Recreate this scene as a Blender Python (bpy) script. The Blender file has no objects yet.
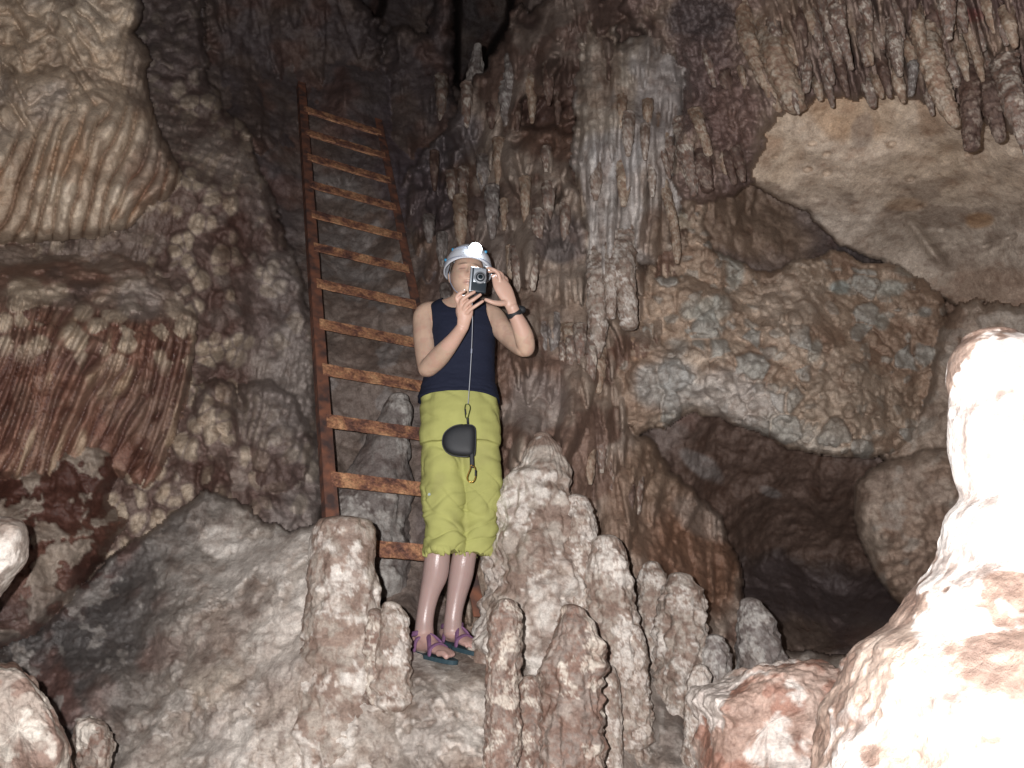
import bpy, bmesh, math
import numpy as np
from mathutils import Vector, Matrix, noise as mnoise

scene = bpy.context.scene
COL = scene.collection
# ------------------------------------------------------------------ camera
FPX = 800.0
PITCH = math.radians(16.5)
CAM = np.array([0.0, 0.0, 1.5])
RGT = np.array([1.0, 0.0, 0.0])
FWD = np.array([0.0, math.cos(PITCH), math.sin(PITCH)])
UPV = np.array([0.0, -math.sin(PITCH), math.cos(PITCH)])
cd = bpy.data.cameras.new('camera'); cam = bpy.data.objects.new('camera', cd); COL.objects.link(cam)
cam.location = CAM; cam.rotation_euler = (math.radians(90) + PITCH, 0, 0)
cd.sensor_width = 36.0; cd.lens = 36.0 * FPX / 1024.0; cd.clip_start = 0.02; cd.clip_end = 200.0
scene.camera = cam
# ------------------------------------------------------------------ world: faint violet fill added to lift the shadows, no real source
w = bpy.data.worlds.new('World'); scene.world = w; w.use_nodes = True
bg = w.node_tree.nodes['Background']; bg.inputs[0].default_value = (0.55, 0.5, 0.75, 1); bg.inputs[1].default_value = 0.02
# ------------------------------------------------------------------ the photographer's flash, up and left of the lens
FLASH_W = 520.0
fl = bpy.data.lights.new('camera_flash', 'POINT'); fl.shadow_soft_size = 0.011
fl.energy = FLASH_W; fl.color = (1.0, 0.968, 0.962)
flo = bpy.data.objects.new('camera_flash', fl); COL.objects.link(flo)
flo.location = CAM + RGT * -0.085 + UPV * 0.05 + FWD * 0.0
flo.rotation_euler = (math.radians(90) + PITCH, 0, math.radians(-1.0))
# ------------------------------------------------------------------ exposure
vs = scene.view_settings
vs.view_transform = 'Standard'; vs.look = 'None'; vs.exposure = 0.0; vs.gamma = 1.0; vs.use_curve_mapping = False
scene.cycles.max_bounces = 5; scene.cycles.diffuse_bounces = 3

# ------------------------------------------------------------------ geometry of rays
def pts(px, py, t):
    """world points on the rays through pixels at axial distance t (arrays)"""
    px = np.asarray(px, float); py = np.asarray(py, float); t = np.asarray(t, float)
    d = FWD + RGT * ((px - 512) / FPX)[..., None] - UPV * ((py - 384) / FPX)[..., None]
    return CAM + d * t[..., None]
def P(px, py, t):
    return Vector(pts(px, py, t).tolist())
def PY(px, py, Y):
    d = FWD + RGT * ((px - 512) / FPX) - UPV * ((py - 384) / FPX)
    return Vector((CAM + d * (Y / d[1])).tolist())
def taxial(Y, py):
    return Y / (FWD[1] - UPV[1] * (py - 384) / FPX)

# ------------------------------------------------------------------ noise in numpy
_r = np.random.RandomState(7)
PERM = np.concatenate([_r.permutation(256)] * 3).astype(np.int32)
_g = _r.normal(size=(256, 3)); GR = (_g / np.linalg.norm(_g, axis=1)[:, None]).astype(np.float32)
def pn(p, seed=0):
    p = p + seed * 17.37
    i = np.floor(p).astype(np.int32); f = (p - i).astype(np.float32); i &= 255
    u = f * f * f * (f * (f * 6 - 15) + 10)
    out = 0
    for dx in (0, 1):
        wx = u[..., 0] if dx else 1 - u[..., 0]
        hx = PERM[(i[..., 0] + dx) & 255]
        for dy in (0, 1):
            wy = u[..., 1] if dy else 1 - u[..., 1]
            hy = PERM[(hx + i[..., 1] + dy) & 255]
            for dz in (0, 1):
                wz = u[..., 2] if dz else 1 - u[..., 2]
                g = GR[PERM[(hy + i[..., 2] + dz) & 255]]
                out = out + wx * wy * wz * (g[..., 0] * (f[..., 0] - dx) + g[..., 1] * (f[..., 1] - dy) + g[..., 2] * (f[..., 2] - dz))
    return out * 1.5
def fbm(p, sc, oct=4, gain=0.5, seed=0):
    a = 1.0; o = 0; s = sc
    for k in range(oct):
        o = o + a * pn(p * s, seed + k * 3); a *= gain; s *= 2.03
    return o
def ridged(p, sc, oct=4, seed=0):
    a = 1.0; o = 0; s = sc
    for k in range(oct):
        o = o + a * (1 - 2 * np.abs(pn(p * s, seed + k * 3))); a *= 0.5; s *= 2.03
    return o
def bil(p, sc, oct=4, seed=0, gain=.55):
    """billows: rounded lumps with creases between them, 0..1"""
    a = 1.0; o = 0; tot = 0; s = sc
    for k in range(oct):
        o = o + a * np.abs(pn(p * s, seed + k * 3)); tot += a; a *= gain; s *= 2.07
    return np.clip(o / tot * 2.4, 0, 1.4)
def worley(p, seed=0):
    """F1, F2, cell random"""
    p = p + seed * 31.7
    i = np.floor(p).astype(np.int32)
    d1 = np.full(p.shape[:-1], 9.0, np.float32); d2 = d1.copy(); cid = np.zeros(p.shape[:-1], np.float32)
    for dx in (-1, 0, 1):
        for dy in (-1, 0, 1):
            for dz in (-1, 0, 1):
                c = i + np.array([dx, dy, dz]); cc = c & 255
                h = PERM[PERM[PERM[cc[..., 0]] + cc[..., 1]] + cc[..., 2]]
                o = c + (GR[h] * 0.42 + 0.5)
                d = np.sqrt(((p - o) ** 2).sum(-1)).astype(np.float32)
                m = d < d1
                d2 = np.where(m, d1, np.minimum(d2, d)); cid = np.where(m, h / 255.0, cid); d1 = np.where(m, d, d1)
    return d1, d2, cid
def sst(a, b, x):
    t = np.clip((x - a) / (b - a), 0, 1); return t * t * (3 - 2 * t)
def rnd(c, seed=0):
    c = np.asarray(c).astype(np.int64)
    return PERM[(PERM[(c + 11 * seed) & 255] + (c >> 8) * 7 + seed) & 255] / 255.0
def mixc(a, b, w):
    a = np.asarray(a, float); b = np.asarray(b, float)
    return a * (1 - w[..., None]) + b * w[..., None]

# ------------------------------------------------------------------ palette: mineral colours (linear albedo)
TAN = (.46, .35, .245); TANL = (.56, .45, .34); GRB = (.27, .215, .18); GRBD = (.17, .13, .11)
RED = (.20, .08, .05); REDD = (.09, .04, .03); CAL = (.66, .62, .57); CREAM = (.52, .43, .33)
BLU = (.35, .375, .36); GRY = (.32, .29, .275); DGR = (.085, .078, .075); PURP = (.17, .125, .12); ORA = (.42, .22, .11)
SOOT = (.12, .10, .10)

# ------------------------------------------------------------------ materials
def nodes(m):
    m.use_nodes = True; return m.node_tree.nodes, m.node_tree.links
def rock_mat(name, bump=1.0, fine=1.0, wet=0.0):
    m = bpy.data.materials.new(name); N, L = nodes(m); b = N['Principled BSDF']
    at = N.new('ShaderNodeVertexColor'); at.layer_name = 'Col'
    tc = N.new('ShaderNodeNewGeometry')
    def nz(scale, det, rough=.6, dist=0.0):
        n = N.new('ShaderNodeTexNoise'); n.inputs['Scale'].default_value = scale; n.inputs['Detail'].default_value = det
        n.inputs['Roughness'].default_value = rough; n.inputs['Distortion'].default_value = dist
        L.new(tc.outputs['Position'], n.inputs['Vector']); return n
    n1 = nz(30, 9, .72, 0); n2 = nz(8, 6, .65, .25); n3 = nz(110, 4, .6)
    def ramp(n, pos, cols):
        r = N.new('ShaderNodeValToRGB'); r.color_ramp.elements[0].position = pos[0]; r.color_ramp.elements[1].position = pos[-1]
        r.color_ramp.elements[0].color = (*cols[0], 1); r.color_ramp.elements[1].color = (*cols[-1], 1)
        for q, c in zip(pos[1:-1], cols[1:-1]):
            e = r.color_ramp.elements.new(q); e.color = (*c, 1)
        L.new(n.outputs['Fac'], r.inputs[0]); return r
    def mul(c1, c2, fac=1.0):
        x = N.new('ShaderNodeMix'); x.data_type = 'RGBA'; x.blend_type = 'MULTIPLY'; x.inputs[0].default_value = fac
        L.new(c1, x.inputs[6]); L.new(c2, x.inputs[7]); return x.outputs[2]
    r1 = ramp(n1, (.32, .46, .56, .68), ((.66, .6, .57), (.93, .91, .9), (1.04, 1.03, 1.02), (1.28, 1.27, 1.25)))
    r2 = ramp(n2, (.3, .5, .7), ((.74, .66, .62), (1, 1, 1), (1.2, 1.2, 1.2)))
    r3 = ramp(n3, (.3, .7), ((.8, .8, .8), (1.2, 1.2, 1.2)))
    c = mul(at.outputs['Color'], r1.outputs[0], fine); c = mul(c, r2.outputs[0]); c = mul(c, r3.outputs[0])
    L.new(c, b.inputs['Base Color'])
    # bump
    a = N.new('ShaderNodeMath'); a.operation = 'MULTIPLY_ADD'; a.inputs[1].default_value = 0.22
    L.new(n3.outputs['Fac'], a.inputs[0]); L.new(n1.outputs['Fac'], a.inputs[2])
    bp = N.new('ShaderNodeBump'); bp.inputs['Strength'].default_value = 0.6 * bump; bp.inputs['Distance'].default_value = 0.02
    L.new(a.outputs[0], bp.inputs['Height']); L.new(bp.outputs[0], b.inputs['Normal'])
    # roughness from wetness (alpha of the attribute)
    mr = N.new('ShaderNodeMapRange'); L.new(at.outputs['Alpha'], mr.inputs[0])
    mr.inputs[3].default_value = .62 ; mr.inputs[4].default_value = .22
    rr = N.new('ShaderNodeMath'); rr.operation = 'MULTIPLY_ADD'; rr.inputs[1].default_value = .35
    sb = N.new('ShaderNodeMath'); sb.operation = 'SUBTRACT'; sb.inputs[1].default_value = .5
    L.new(n2.outputs['Fac'], sb.inputs[0]); L.new(sb.outputs[0], rr.inputs[0]); L.new(mr.outputs[0], rr.inputs[2])
    L.new(rr.outputs[0], b.inputs['Roughness'])
    b.inputs['Specular IOR Level'].default_value = 0.45
    return m
ROCK = rock_mat('limestone'); 

def plain(name, col, rough=.6, metal=0.0, noise=0.0, nscale=60, bump=0.0, col2=None, emis=None, spec=.5, nlo=.35, nhi=.65):
    m = bpy.data.materials.new(name); N, L = nodes(m); b = N['Principled BSDF']
    b.inputs['Base Color'].default_value = (*col, 1); b.inputs['Roughness'].default_value = rough; b.inputs['Metallic'].default_value = metal
    b.inputs['Specular IOR Level'].default_value = spec
    if col2 is not None or bump:
        tc = N.new('ShaderNodeTexCoord'); n = N.new('ShaderNodeTexNoise'); n.inputs['Scale'].default_value = nscale; n.inputs['Detail'].default_value = 6
        L.new(tc.outputs['Object'], n.inputs['Vector'])
        if col2 is not None:
            r = N.new('ShaderNodeValToRGB'); r.color_ramp.elements[0].color = (*col, 1); r.color_ramp.elements[1].color = (*col2, 1)
            r.color_ramp.elements[0].position = nlo; r.color_ramp.elements[1].position = nhi
            L.new(n.outputs['Fac'], r.inputs[0]); L.new(r.outputs[0], b.inputs['Base Color'])
        if bump:
            bp = N.new('ShaderNodeBump'); bp.inputs['Strength'].default_value = bump; bp.inputs['Distance'].default_value = .004
            L.new(n.outputs['Fac'], bp.inputs['Height']); L.new(bp.outputs[0], b.inputs['Normal'])
    if emis:
        b.inputs['Emission Color'].default_value = (*emis[0], 1); b.inputs['Emission Strength'].default_value = emis[1]
    return m

# ------------------------------------------------------------------ objects
def props(o, label=None, cat=None, group=None, kind=None):
    if label: o['label'] = label
    if cat: o['category'] = cat
    if group: o['group'] = group
    if kind: o['kind'] = kind
    return o
def mesh_obj(name, V, F, mat, parent=None, smooth=True, col=None, mats=None, midx=None):
    me = bpy.data.meshes.new(name)
    V = np.asarray(V, np.float32)
    if isinstance(F, np.ndarray):
        n = F.shape[1]
        me.vertices.add(len(V)); me.vertices.foreach_set('co', V.ravel())
        me.loops.add(F.size); me.loops.foreach_set('vertex_index', F.ravel().astype(np.int32))
        me.polygons.add(len(F)); me.polygons.foreach_set('loop_start', (np.arange(len(F)) * n).astype(np.int32))
        me.update(calc_edges=True); me.validate()
    else:
        me.from_pydata([tuple(v) for v in V.tolist()], [], F)
    if mats:
        for m in mats: me.materials.append(m)
        if midx is not None: me.polygons.foreach_set('material_index', np.asarray(midx, np.int32))
    else: me.materials.append(mat)
    if smooth: me.polygons.foreach_set('use_smooth', np.ones(len(me.polygons), bool))
    if col is not None:
        a = me.color_attributes.new('Col', 'FLOAT_COLOR', 'POINT'); a.data.foreach_set('color', np.asarray(col, np.float32).ravel())
    me.update()
    o = bpy.data.objects.new(name, me); COL.objects.link(o)
    if parent:
        o.parent = parent; o.matrix_parent_inverse = Matrix.Translation(parent.location).inverted()
    return o
def empty(name, loc, label, cat, group=None):
    o = bpy.data.objects.new(name, None); COL.objects.link(o); o.location = loc; o.empty_display_size = .1
    return props(o, label, cat, group)
# ================================================================== THE CAVE
STEP = 1.5
def axis_samples(lo, hi, far_lo, far_hi):
    a = np.arange(lo, hi + .1, STEP); out = list(a)
    s = STEP; x = lo; L = []
    while x > far_lo: s = min(s * 1.10, 45); x -= s; L.append(x)
    s = STEP; x = a[-1]; H = []
    while x < far_hi: s = min(s * 1.10, 45); x += s; H.append(x)
    return np.array(L[::-1] + out + H)
XS = axis_samples(-30, 1054, -1300, 2300); YS = axis_samples(-24, 792, -1300, 1500)
GX, GY = np.meshgrid(XS, YS)
def rbf(cps, X, Y):
    c = np.array(cps, float); n = len(c)
    d = np.hypot(c[:, None, 0] - c[None, :, 0], c[:, None, 1] - c[None, :, 1])
    A = np.zeros((n + 1, n + 1)); A[:n, :n] = -d; A[:n, n] = 1; A[n, :n] = 1
    A[:n, :n] -= np.eye(n) * 6.0
    s = np.linalg.solve(A, np.append(c[:, 2], 0))
    o = np.full(X.shape, s[n])
    for k in range(n): o -= s[k] * np.sqrt((X - c[k, 0]) ** 2 + (Y - c[k, 1]) ** 2 + 60)
    return o
def sdpoly(poly, X, Y):
    """signed distance in pixels, positive inside"""
    p = np.array(poly, float); d = np.full(X.shape, 1e9); ins = np.zeros(X.shape, bool)
    for a, b in zip(p, np.roll(p, -1, 0)):
        e = b - a; wx = X - a[0]; wy = Y - a[1]
        t = np.clip((wx * e[0] + wy * e[1]) / (e @ e + 1e-9), 0, 1)
        d = np.minimum(d, np.hypot(wx - t * e[0], wy - t * e[1]))
        if a[1] != b[1]:
            c = ((a[1] > Y) != (b[1] > Y)) & (X < (b[0] - a[0]) * (Y - a[1]) / (b[1] - a[1]) + a[0])
            ins ^= c
    return np.where(ins, d, -d)
def flutes(X, Y, spacing, slant, warp=.5, seed=0, sharp=.5):
    """rounded ridges with sharp valleys running down the rock, 0..1"""
    q = np.stack([X / 60., Y / 160., np.full_like(X, seed * 3.1)], -1)
    s = (X - slant * Y) / spacing + warp * 2.2 * pn(q, seed) + warp * .5 * pn(q * 3.3, seed + 1)
    c = np.floor(s); t = (s - c) * 2 - 1
    h = .55 + .45 * rnd(c, seed)
    return h * np.sqrt(np.clip(1 - t * t, 0, 1)) ** (2 * sharp)
def curtain(X, Y, hem, spacing, L, slant=0.0, jit=20., seed=0, top=None):
    """a row of hanging drips: each cell has its own end below the hem line; 0..1"""
    hx = [h[0] for h in hem]; hy = [h[1] for h in hem]
    q = np.stack([X / 45., Y / 120., np.full_like(X, seed * 1.7)], -1)
    s = (X - slant * (Y - 200)) / spacing + 1.1 * pn(q, seed)
    c = np.floor(s); t = (s - c) - .5
    e = np.interp(X, hx, hy) + (rnd(c, seed + 3) - .5) * 2 * jit
    d = e - Y
    wdt = .5 * np.sqrt(np.clip(d / L, 0, 1)) * (.75 + .25 * rnd(c, seed + 5)) + 1e-4
    r = np.sqrt(np.clip(1 - (t / wdt) ** 2, 0, 1))
    v = r * (d > 0) * np.clip(.45 + .55 * d / L, 0, 1)
    if top is not None: v = v * sst(top, top + 30, Y)
    inside = (X > hx[0]) & (X < hx[-1])
    return v * inside

def drips(X, Y, spacing, rowh, slant=0.0, seed=0, L=.5, warp=1.0, soft=.5):
    """shingled field of hanging drips, each with its own end, width and bulge; 0..1"""
    q = np.stack([X / (spacing * 4.), Y / (rowh * 2.6), np.full_like(X, seed * 2.3)], -1)
    wx = warp * (.8 * pn(q, seed) + .3 * pn(q * 2.7, seed + 9)); wy = .8 * pn(q * np.array([1.5, .3, 1.]), seed + 20)
    out = np.zeros_like(X); 
    for k in (0, 1):
        s = (X - slant * (Y - 200)) / (spacing * (1 + .6 * k)) + wx + k * .37
        c = np.floor(s); t = s - c - .5
        yy = Y / (rowh * (1 + .3 * k)) + rnd(c, seed + k) * 3.0 + wy
        r = np.floor(yy); fr = yy - r
        h = c * 31 + r * 17
        a = rnd(h, seed + 4 + k); b = rnd(h + 5, seed + 12 + k)
        wd = .5 * np.sqrt(np.clip((1 - fr) / (L * (.4 + 1.2 * b)), 0, 1)) * (.45 + .55 * a) + 1e-4
        v = np.clip(1 - (t / wd) ** 2, 0, 1) ** soft * (.15 + .85 * b ** 1.5) * sst(-.1, .8, fr)
        out = np.maximum(out, v)
    return out

LAY = []
def layer(name, poly, cps, rpx, rm, fn, ragged=4.0):
    LAY.append((name, poly, cps, rpx, rm, fn, ragged))
def blobs(col, X, Y, items, nz):
    for (bx, by, rx, ry, rot, c, al) in items:
        a = math.radians(rot); dx = X - bx; dy = Y - by
        u = (dx * math.cos(a) + dy * math.sin(a)) / rx; v = (-dx * math.sin(a) + dy * math.cos(a)) / ry
        wgt = al * sst(1.25, .7, np.hypot(u, v) + nz * .55)
        col = mixc(col, c, wgt)
    return col

# ---- far wall, the backs of the holes, and everything that closes the cave off
def f_back(X, Y, p):
    n = fbm(p, 1.1, 6, .52, 1); rg = ridged(p * np.array([1.6, 1.6, .7]), 1.6, 5, 4)
    top = sst(330, 150, Y)
    d = .16 * n + .16 * bil(p * np.array([1, 1, .8]), 1.3, 5, 5) + .08 * drips(X, Y, 20, 60, 0, 3) * top
    w1, w2, cid = worley(p * np.array([5., 5., 4.]), 2)
    d = d + .05 * (1 - w1) * (1 - .5 * top)
    m = fbm(p, 2.2, 4, .5, 9)
    col = mixc((.16, .135, .135), (.22, .175, .155), sst(-.3, .5, m))
    col = mixc(col, RED, .35 * sst(.1, .6, fbm(p, 3, 3, .5, 12)))
    lad = sst(270, 330, X) * sst(440, 400, X) * sst(140, 260, Y)
    col = mixc(col, GRB, .75 * lad); col = mixc(col, GRY, lad * .8 * sst(.15, .3, fbm(p, 4, 3, .5, 15)))
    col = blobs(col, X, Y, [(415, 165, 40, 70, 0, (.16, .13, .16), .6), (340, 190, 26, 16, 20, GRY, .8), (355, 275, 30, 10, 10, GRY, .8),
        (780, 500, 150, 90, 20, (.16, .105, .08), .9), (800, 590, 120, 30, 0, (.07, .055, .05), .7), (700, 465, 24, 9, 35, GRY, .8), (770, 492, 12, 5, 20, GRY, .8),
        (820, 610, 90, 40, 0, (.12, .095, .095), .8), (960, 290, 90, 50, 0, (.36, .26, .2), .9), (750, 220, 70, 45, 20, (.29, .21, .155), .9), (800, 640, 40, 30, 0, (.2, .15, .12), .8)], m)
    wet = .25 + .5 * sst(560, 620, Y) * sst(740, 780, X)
    return d, col, wet
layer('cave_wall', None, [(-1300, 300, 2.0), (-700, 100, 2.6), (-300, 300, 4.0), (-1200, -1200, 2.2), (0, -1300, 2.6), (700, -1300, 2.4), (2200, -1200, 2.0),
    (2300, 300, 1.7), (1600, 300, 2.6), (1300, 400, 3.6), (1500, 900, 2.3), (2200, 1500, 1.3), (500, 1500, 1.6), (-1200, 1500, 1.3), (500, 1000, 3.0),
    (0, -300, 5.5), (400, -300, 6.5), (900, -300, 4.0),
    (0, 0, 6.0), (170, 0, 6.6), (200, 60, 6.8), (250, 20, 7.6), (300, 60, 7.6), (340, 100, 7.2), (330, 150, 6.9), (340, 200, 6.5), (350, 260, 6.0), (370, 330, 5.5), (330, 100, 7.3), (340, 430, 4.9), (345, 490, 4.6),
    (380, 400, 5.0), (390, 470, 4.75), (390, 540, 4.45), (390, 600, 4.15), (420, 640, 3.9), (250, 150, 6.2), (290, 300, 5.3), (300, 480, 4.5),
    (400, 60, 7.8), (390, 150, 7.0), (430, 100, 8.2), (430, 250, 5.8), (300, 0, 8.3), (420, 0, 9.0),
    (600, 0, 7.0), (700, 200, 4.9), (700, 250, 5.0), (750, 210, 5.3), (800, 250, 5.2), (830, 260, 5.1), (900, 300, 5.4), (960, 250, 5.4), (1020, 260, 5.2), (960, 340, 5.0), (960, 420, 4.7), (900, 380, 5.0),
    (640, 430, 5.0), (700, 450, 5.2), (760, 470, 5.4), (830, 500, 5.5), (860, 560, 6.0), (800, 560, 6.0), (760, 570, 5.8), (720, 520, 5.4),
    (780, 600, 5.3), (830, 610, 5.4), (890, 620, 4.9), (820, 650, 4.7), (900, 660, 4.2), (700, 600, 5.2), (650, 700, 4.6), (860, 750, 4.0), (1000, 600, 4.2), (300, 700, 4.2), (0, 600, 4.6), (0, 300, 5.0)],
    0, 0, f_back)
# black openings at the top: pits running far back
def f_hole(X, Y, p):
    return .3 * fbm(p, .8, 4), mixc(SOOT, DGR, sst(-.3, .3, fbm(p, 1, 3))), np.zeros_like(X)
# pillars and lobes of the dark upper wall
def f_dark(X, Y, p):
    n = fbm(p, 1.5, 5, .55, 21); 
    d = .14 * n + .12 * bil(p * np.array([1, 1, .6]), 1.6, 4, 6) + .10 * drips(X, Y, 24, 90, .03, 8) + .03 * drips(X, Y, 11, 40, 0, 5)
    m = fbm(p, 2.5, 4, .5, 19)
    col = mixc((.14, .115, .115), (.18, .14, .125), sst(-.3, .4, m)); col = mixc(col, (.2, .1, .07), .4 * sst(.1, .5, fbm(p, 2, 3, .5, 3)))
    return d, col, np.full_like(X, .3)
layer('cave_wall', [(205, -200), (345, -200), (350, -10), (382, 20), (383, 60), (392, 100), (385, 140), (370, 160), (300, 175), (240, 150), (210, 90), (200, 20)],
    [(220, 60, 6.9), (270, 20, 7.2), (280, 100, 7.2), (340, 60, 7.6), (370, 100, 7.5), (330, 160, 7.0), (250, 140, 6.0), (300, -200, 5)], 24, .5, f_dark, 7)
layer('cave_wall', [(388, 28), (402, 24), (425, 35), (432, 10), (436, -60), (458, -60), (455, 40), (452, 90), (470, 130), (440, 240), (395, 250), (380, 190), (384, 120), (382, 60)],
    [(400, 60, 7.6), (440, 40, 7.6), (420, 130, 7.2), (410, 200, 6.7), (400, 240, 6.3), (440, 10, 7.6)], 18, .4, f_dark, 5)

# ---- knobbly wall left of the ladder
def f_left(X, Y, p):
    q = p * np.array([1., 1., .75])
    w1, w2, cid = worley(q * 12.5 + .25 * fbm(p, 6, 2)[..., None], 5); u1, u2, ci = worley(q * 24, 6)
    n = fbm(p, 1.6, 6, .55, 41)
    strk = flutes(X, Y, 11, -.25, 1.4, 12)
    m = fbm(p, 1.2, 3, .5, 61)
    k = sst(-.25, .25, m)
    d = .15 * n + .085 * np.sqrt(np.clip(1 - 1.2 * w1, 0, 1)) * (.3 + .7 * k) * (.5 + .5 * cid) + .028 * np.sqrt(np.clip(1 - u1, 0, 1)) * k + .05 * strk * (1 - k) + .09 * bil(p, 2.6, 4, 8)
    crack = sst(.04, .16, w2 - w1)
    col = mixc((.24, .19, .165), (.36, .30, .26), sst(-.4, .3, n)); col = mixc(col, CREAM, .9 * (cid > .4) * sst(-.35, .1, m) * crack * sst(.75, .45, w1)); col = mixc(col, REDD, .55 * (cid < .25) * k); col = mixc(col, CREAM, .5 * sst(.55, .8, strk) * (1 - k) * sst(.0, .3, fbm(p, 3, 2, .5, 66)))
    col = mixc(col, (.14, .085, .07), .75 * sst(.5, .8, w1) * sst(-.5, .0, m)); col = mixc(col, GRY, .55 * sst(230, 285, X))
    col = mixc(col, REDD, .6 * sst(.1, .5, fbm(p, 2.5, 3, .5, 77)))
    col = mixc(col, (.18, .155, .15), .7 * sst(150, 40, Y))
    return d, col, .25 + .3 * (1 - k)
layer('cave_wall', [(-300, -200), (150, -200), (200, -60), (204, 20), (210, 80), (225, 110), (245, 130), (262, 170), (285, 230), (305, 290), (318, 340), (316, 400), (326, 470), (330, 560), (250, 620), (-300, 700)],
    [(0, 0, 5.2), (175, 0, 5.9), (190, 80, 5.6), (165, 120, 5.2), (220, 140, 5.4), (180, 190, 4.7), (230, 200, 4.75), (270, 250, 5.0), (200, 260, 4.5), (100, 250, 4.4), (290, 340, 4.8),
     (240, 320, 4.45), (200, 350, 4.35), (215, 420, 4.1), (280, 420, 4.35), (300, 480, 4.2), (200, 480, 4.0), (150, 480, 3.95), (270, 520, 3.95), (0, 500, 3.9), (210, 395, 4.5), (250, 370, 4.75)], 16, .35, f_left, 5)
# rounded bosses between the lower drapery and the ladder
def f_boss(X, Y, p):
    d, col, wet = f_left(X, Y, p)
    return d, col, wet
layer('cave_wall', [(238, 385), (270, 378), (298, 400), (312, 430), (310, 470), (296, 500), (270, 520), (245, 500), (236, 450)],
    [(275, 440, 3.98), (255, 400, 4.2), (300, 460, 4.15), (270, 510, 3.95)], 26, .3, f_boss, 4)
layer('cave_wall', [(196, 388), (215, 375), (235, 385), (240, 430), (232, 500), (215, 530), (200, 520), (205, 460), (190, 425)],
    [(215, 400, 4.1), (218, 450, 3.95), (215, 510, 3.75)], 20, .25, f_boss, 4)

# ---- upper left flowstone
def f_flowA(X, Y, p):
    n = fbm(p, 1.3, 5, .5, 51)
    low = sst(95, 135, Y + .25 * (X - 80))
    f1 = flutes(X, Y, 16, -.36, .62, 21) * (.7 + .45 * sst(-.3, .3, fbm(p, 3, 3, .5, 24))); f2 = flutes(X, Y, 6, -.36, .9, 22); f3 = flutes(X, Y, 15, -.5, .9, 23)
    hemv = curtain(X, Y, [(-300, 238), (0, 240), (60, 235), (110, 215), (150, 195), (185, 170)], 13, 90, -.36, 10, 4)
    dia = flutes(X + Y * .0, Y + X * .0, 26, 1.1, .9, 26)
    right = sst(85, 115, X) * sst(125, 85, Y)
    d = .14 * n + low * (.14 * f1 + .05 * sst(238, 200, Y) + .06 * bil(p * np.array([1, 1, .5]), 4, 3, 27, .4)) + (1 - low) * (.09 * dia * (1 - right) + .06 * f3 * right + .10 * bil(p, 3.2, 4, 29))
    pit = sst(.28, .5, fbm(p, 5, 3, .5, 70)); d = d - .05 * pit * (1 - low)
    col = mixc((.56, .45, .34), (.68, .58, .46), sst(-.3, .4, n)); col = mixc(col, (.22, .13, .08), .9 * sst(.58, .18, f1) * low)  # grooves browned: mineral stain with shade mixed into the colour
    col = mixc(col, ORA, .35 * low * sst(.2, .5, fbm(p * np.array([1, 1, .4]), 6, 3, .5, 71)))
    col = mixc(col, (.25, .19, .15), .5 * pit * (1 - low)); col = mixc(col, (.46, .42, .39), .55 * (1 - low) * sst(-.1, .3, fbm(p, 2, 3, .5, 73)))
    col = blobs(col, X, Y, [(150, 185, 34, 36, 0, RED, .45), (140, 60, 14, 50, 0, GRB, .6), (160, 150, 24, 26, 0, GRB, .55), (150, 5, 16, 26, 0, GRY, .8)], n)
    return d, col, .2 + .1 * low
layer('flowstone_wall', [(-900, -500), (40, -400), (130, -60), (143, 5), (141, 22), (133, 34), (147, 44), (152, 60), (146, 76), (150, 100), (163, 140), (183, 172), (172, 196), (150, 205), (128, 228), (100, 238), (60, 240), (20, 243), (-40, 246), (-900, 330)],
    [(0, 0, 4.5), (60, 20, 4.45), (110, 10, 4.6), (140, 60, 4.65), (100, 70, 4.35), (40, 60, 4.3), (0, 110, 4.1), (80, 130, 4.15), (140, 130, 4.4), (170, 170, 4.5), (120, 200, 4.3), (0, 220, 4.0), (60, 230, 4.1), (-300, 0, 3.6), (-700, 0, 2.6)], 14, .4, f_flowA, 3)

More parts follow.
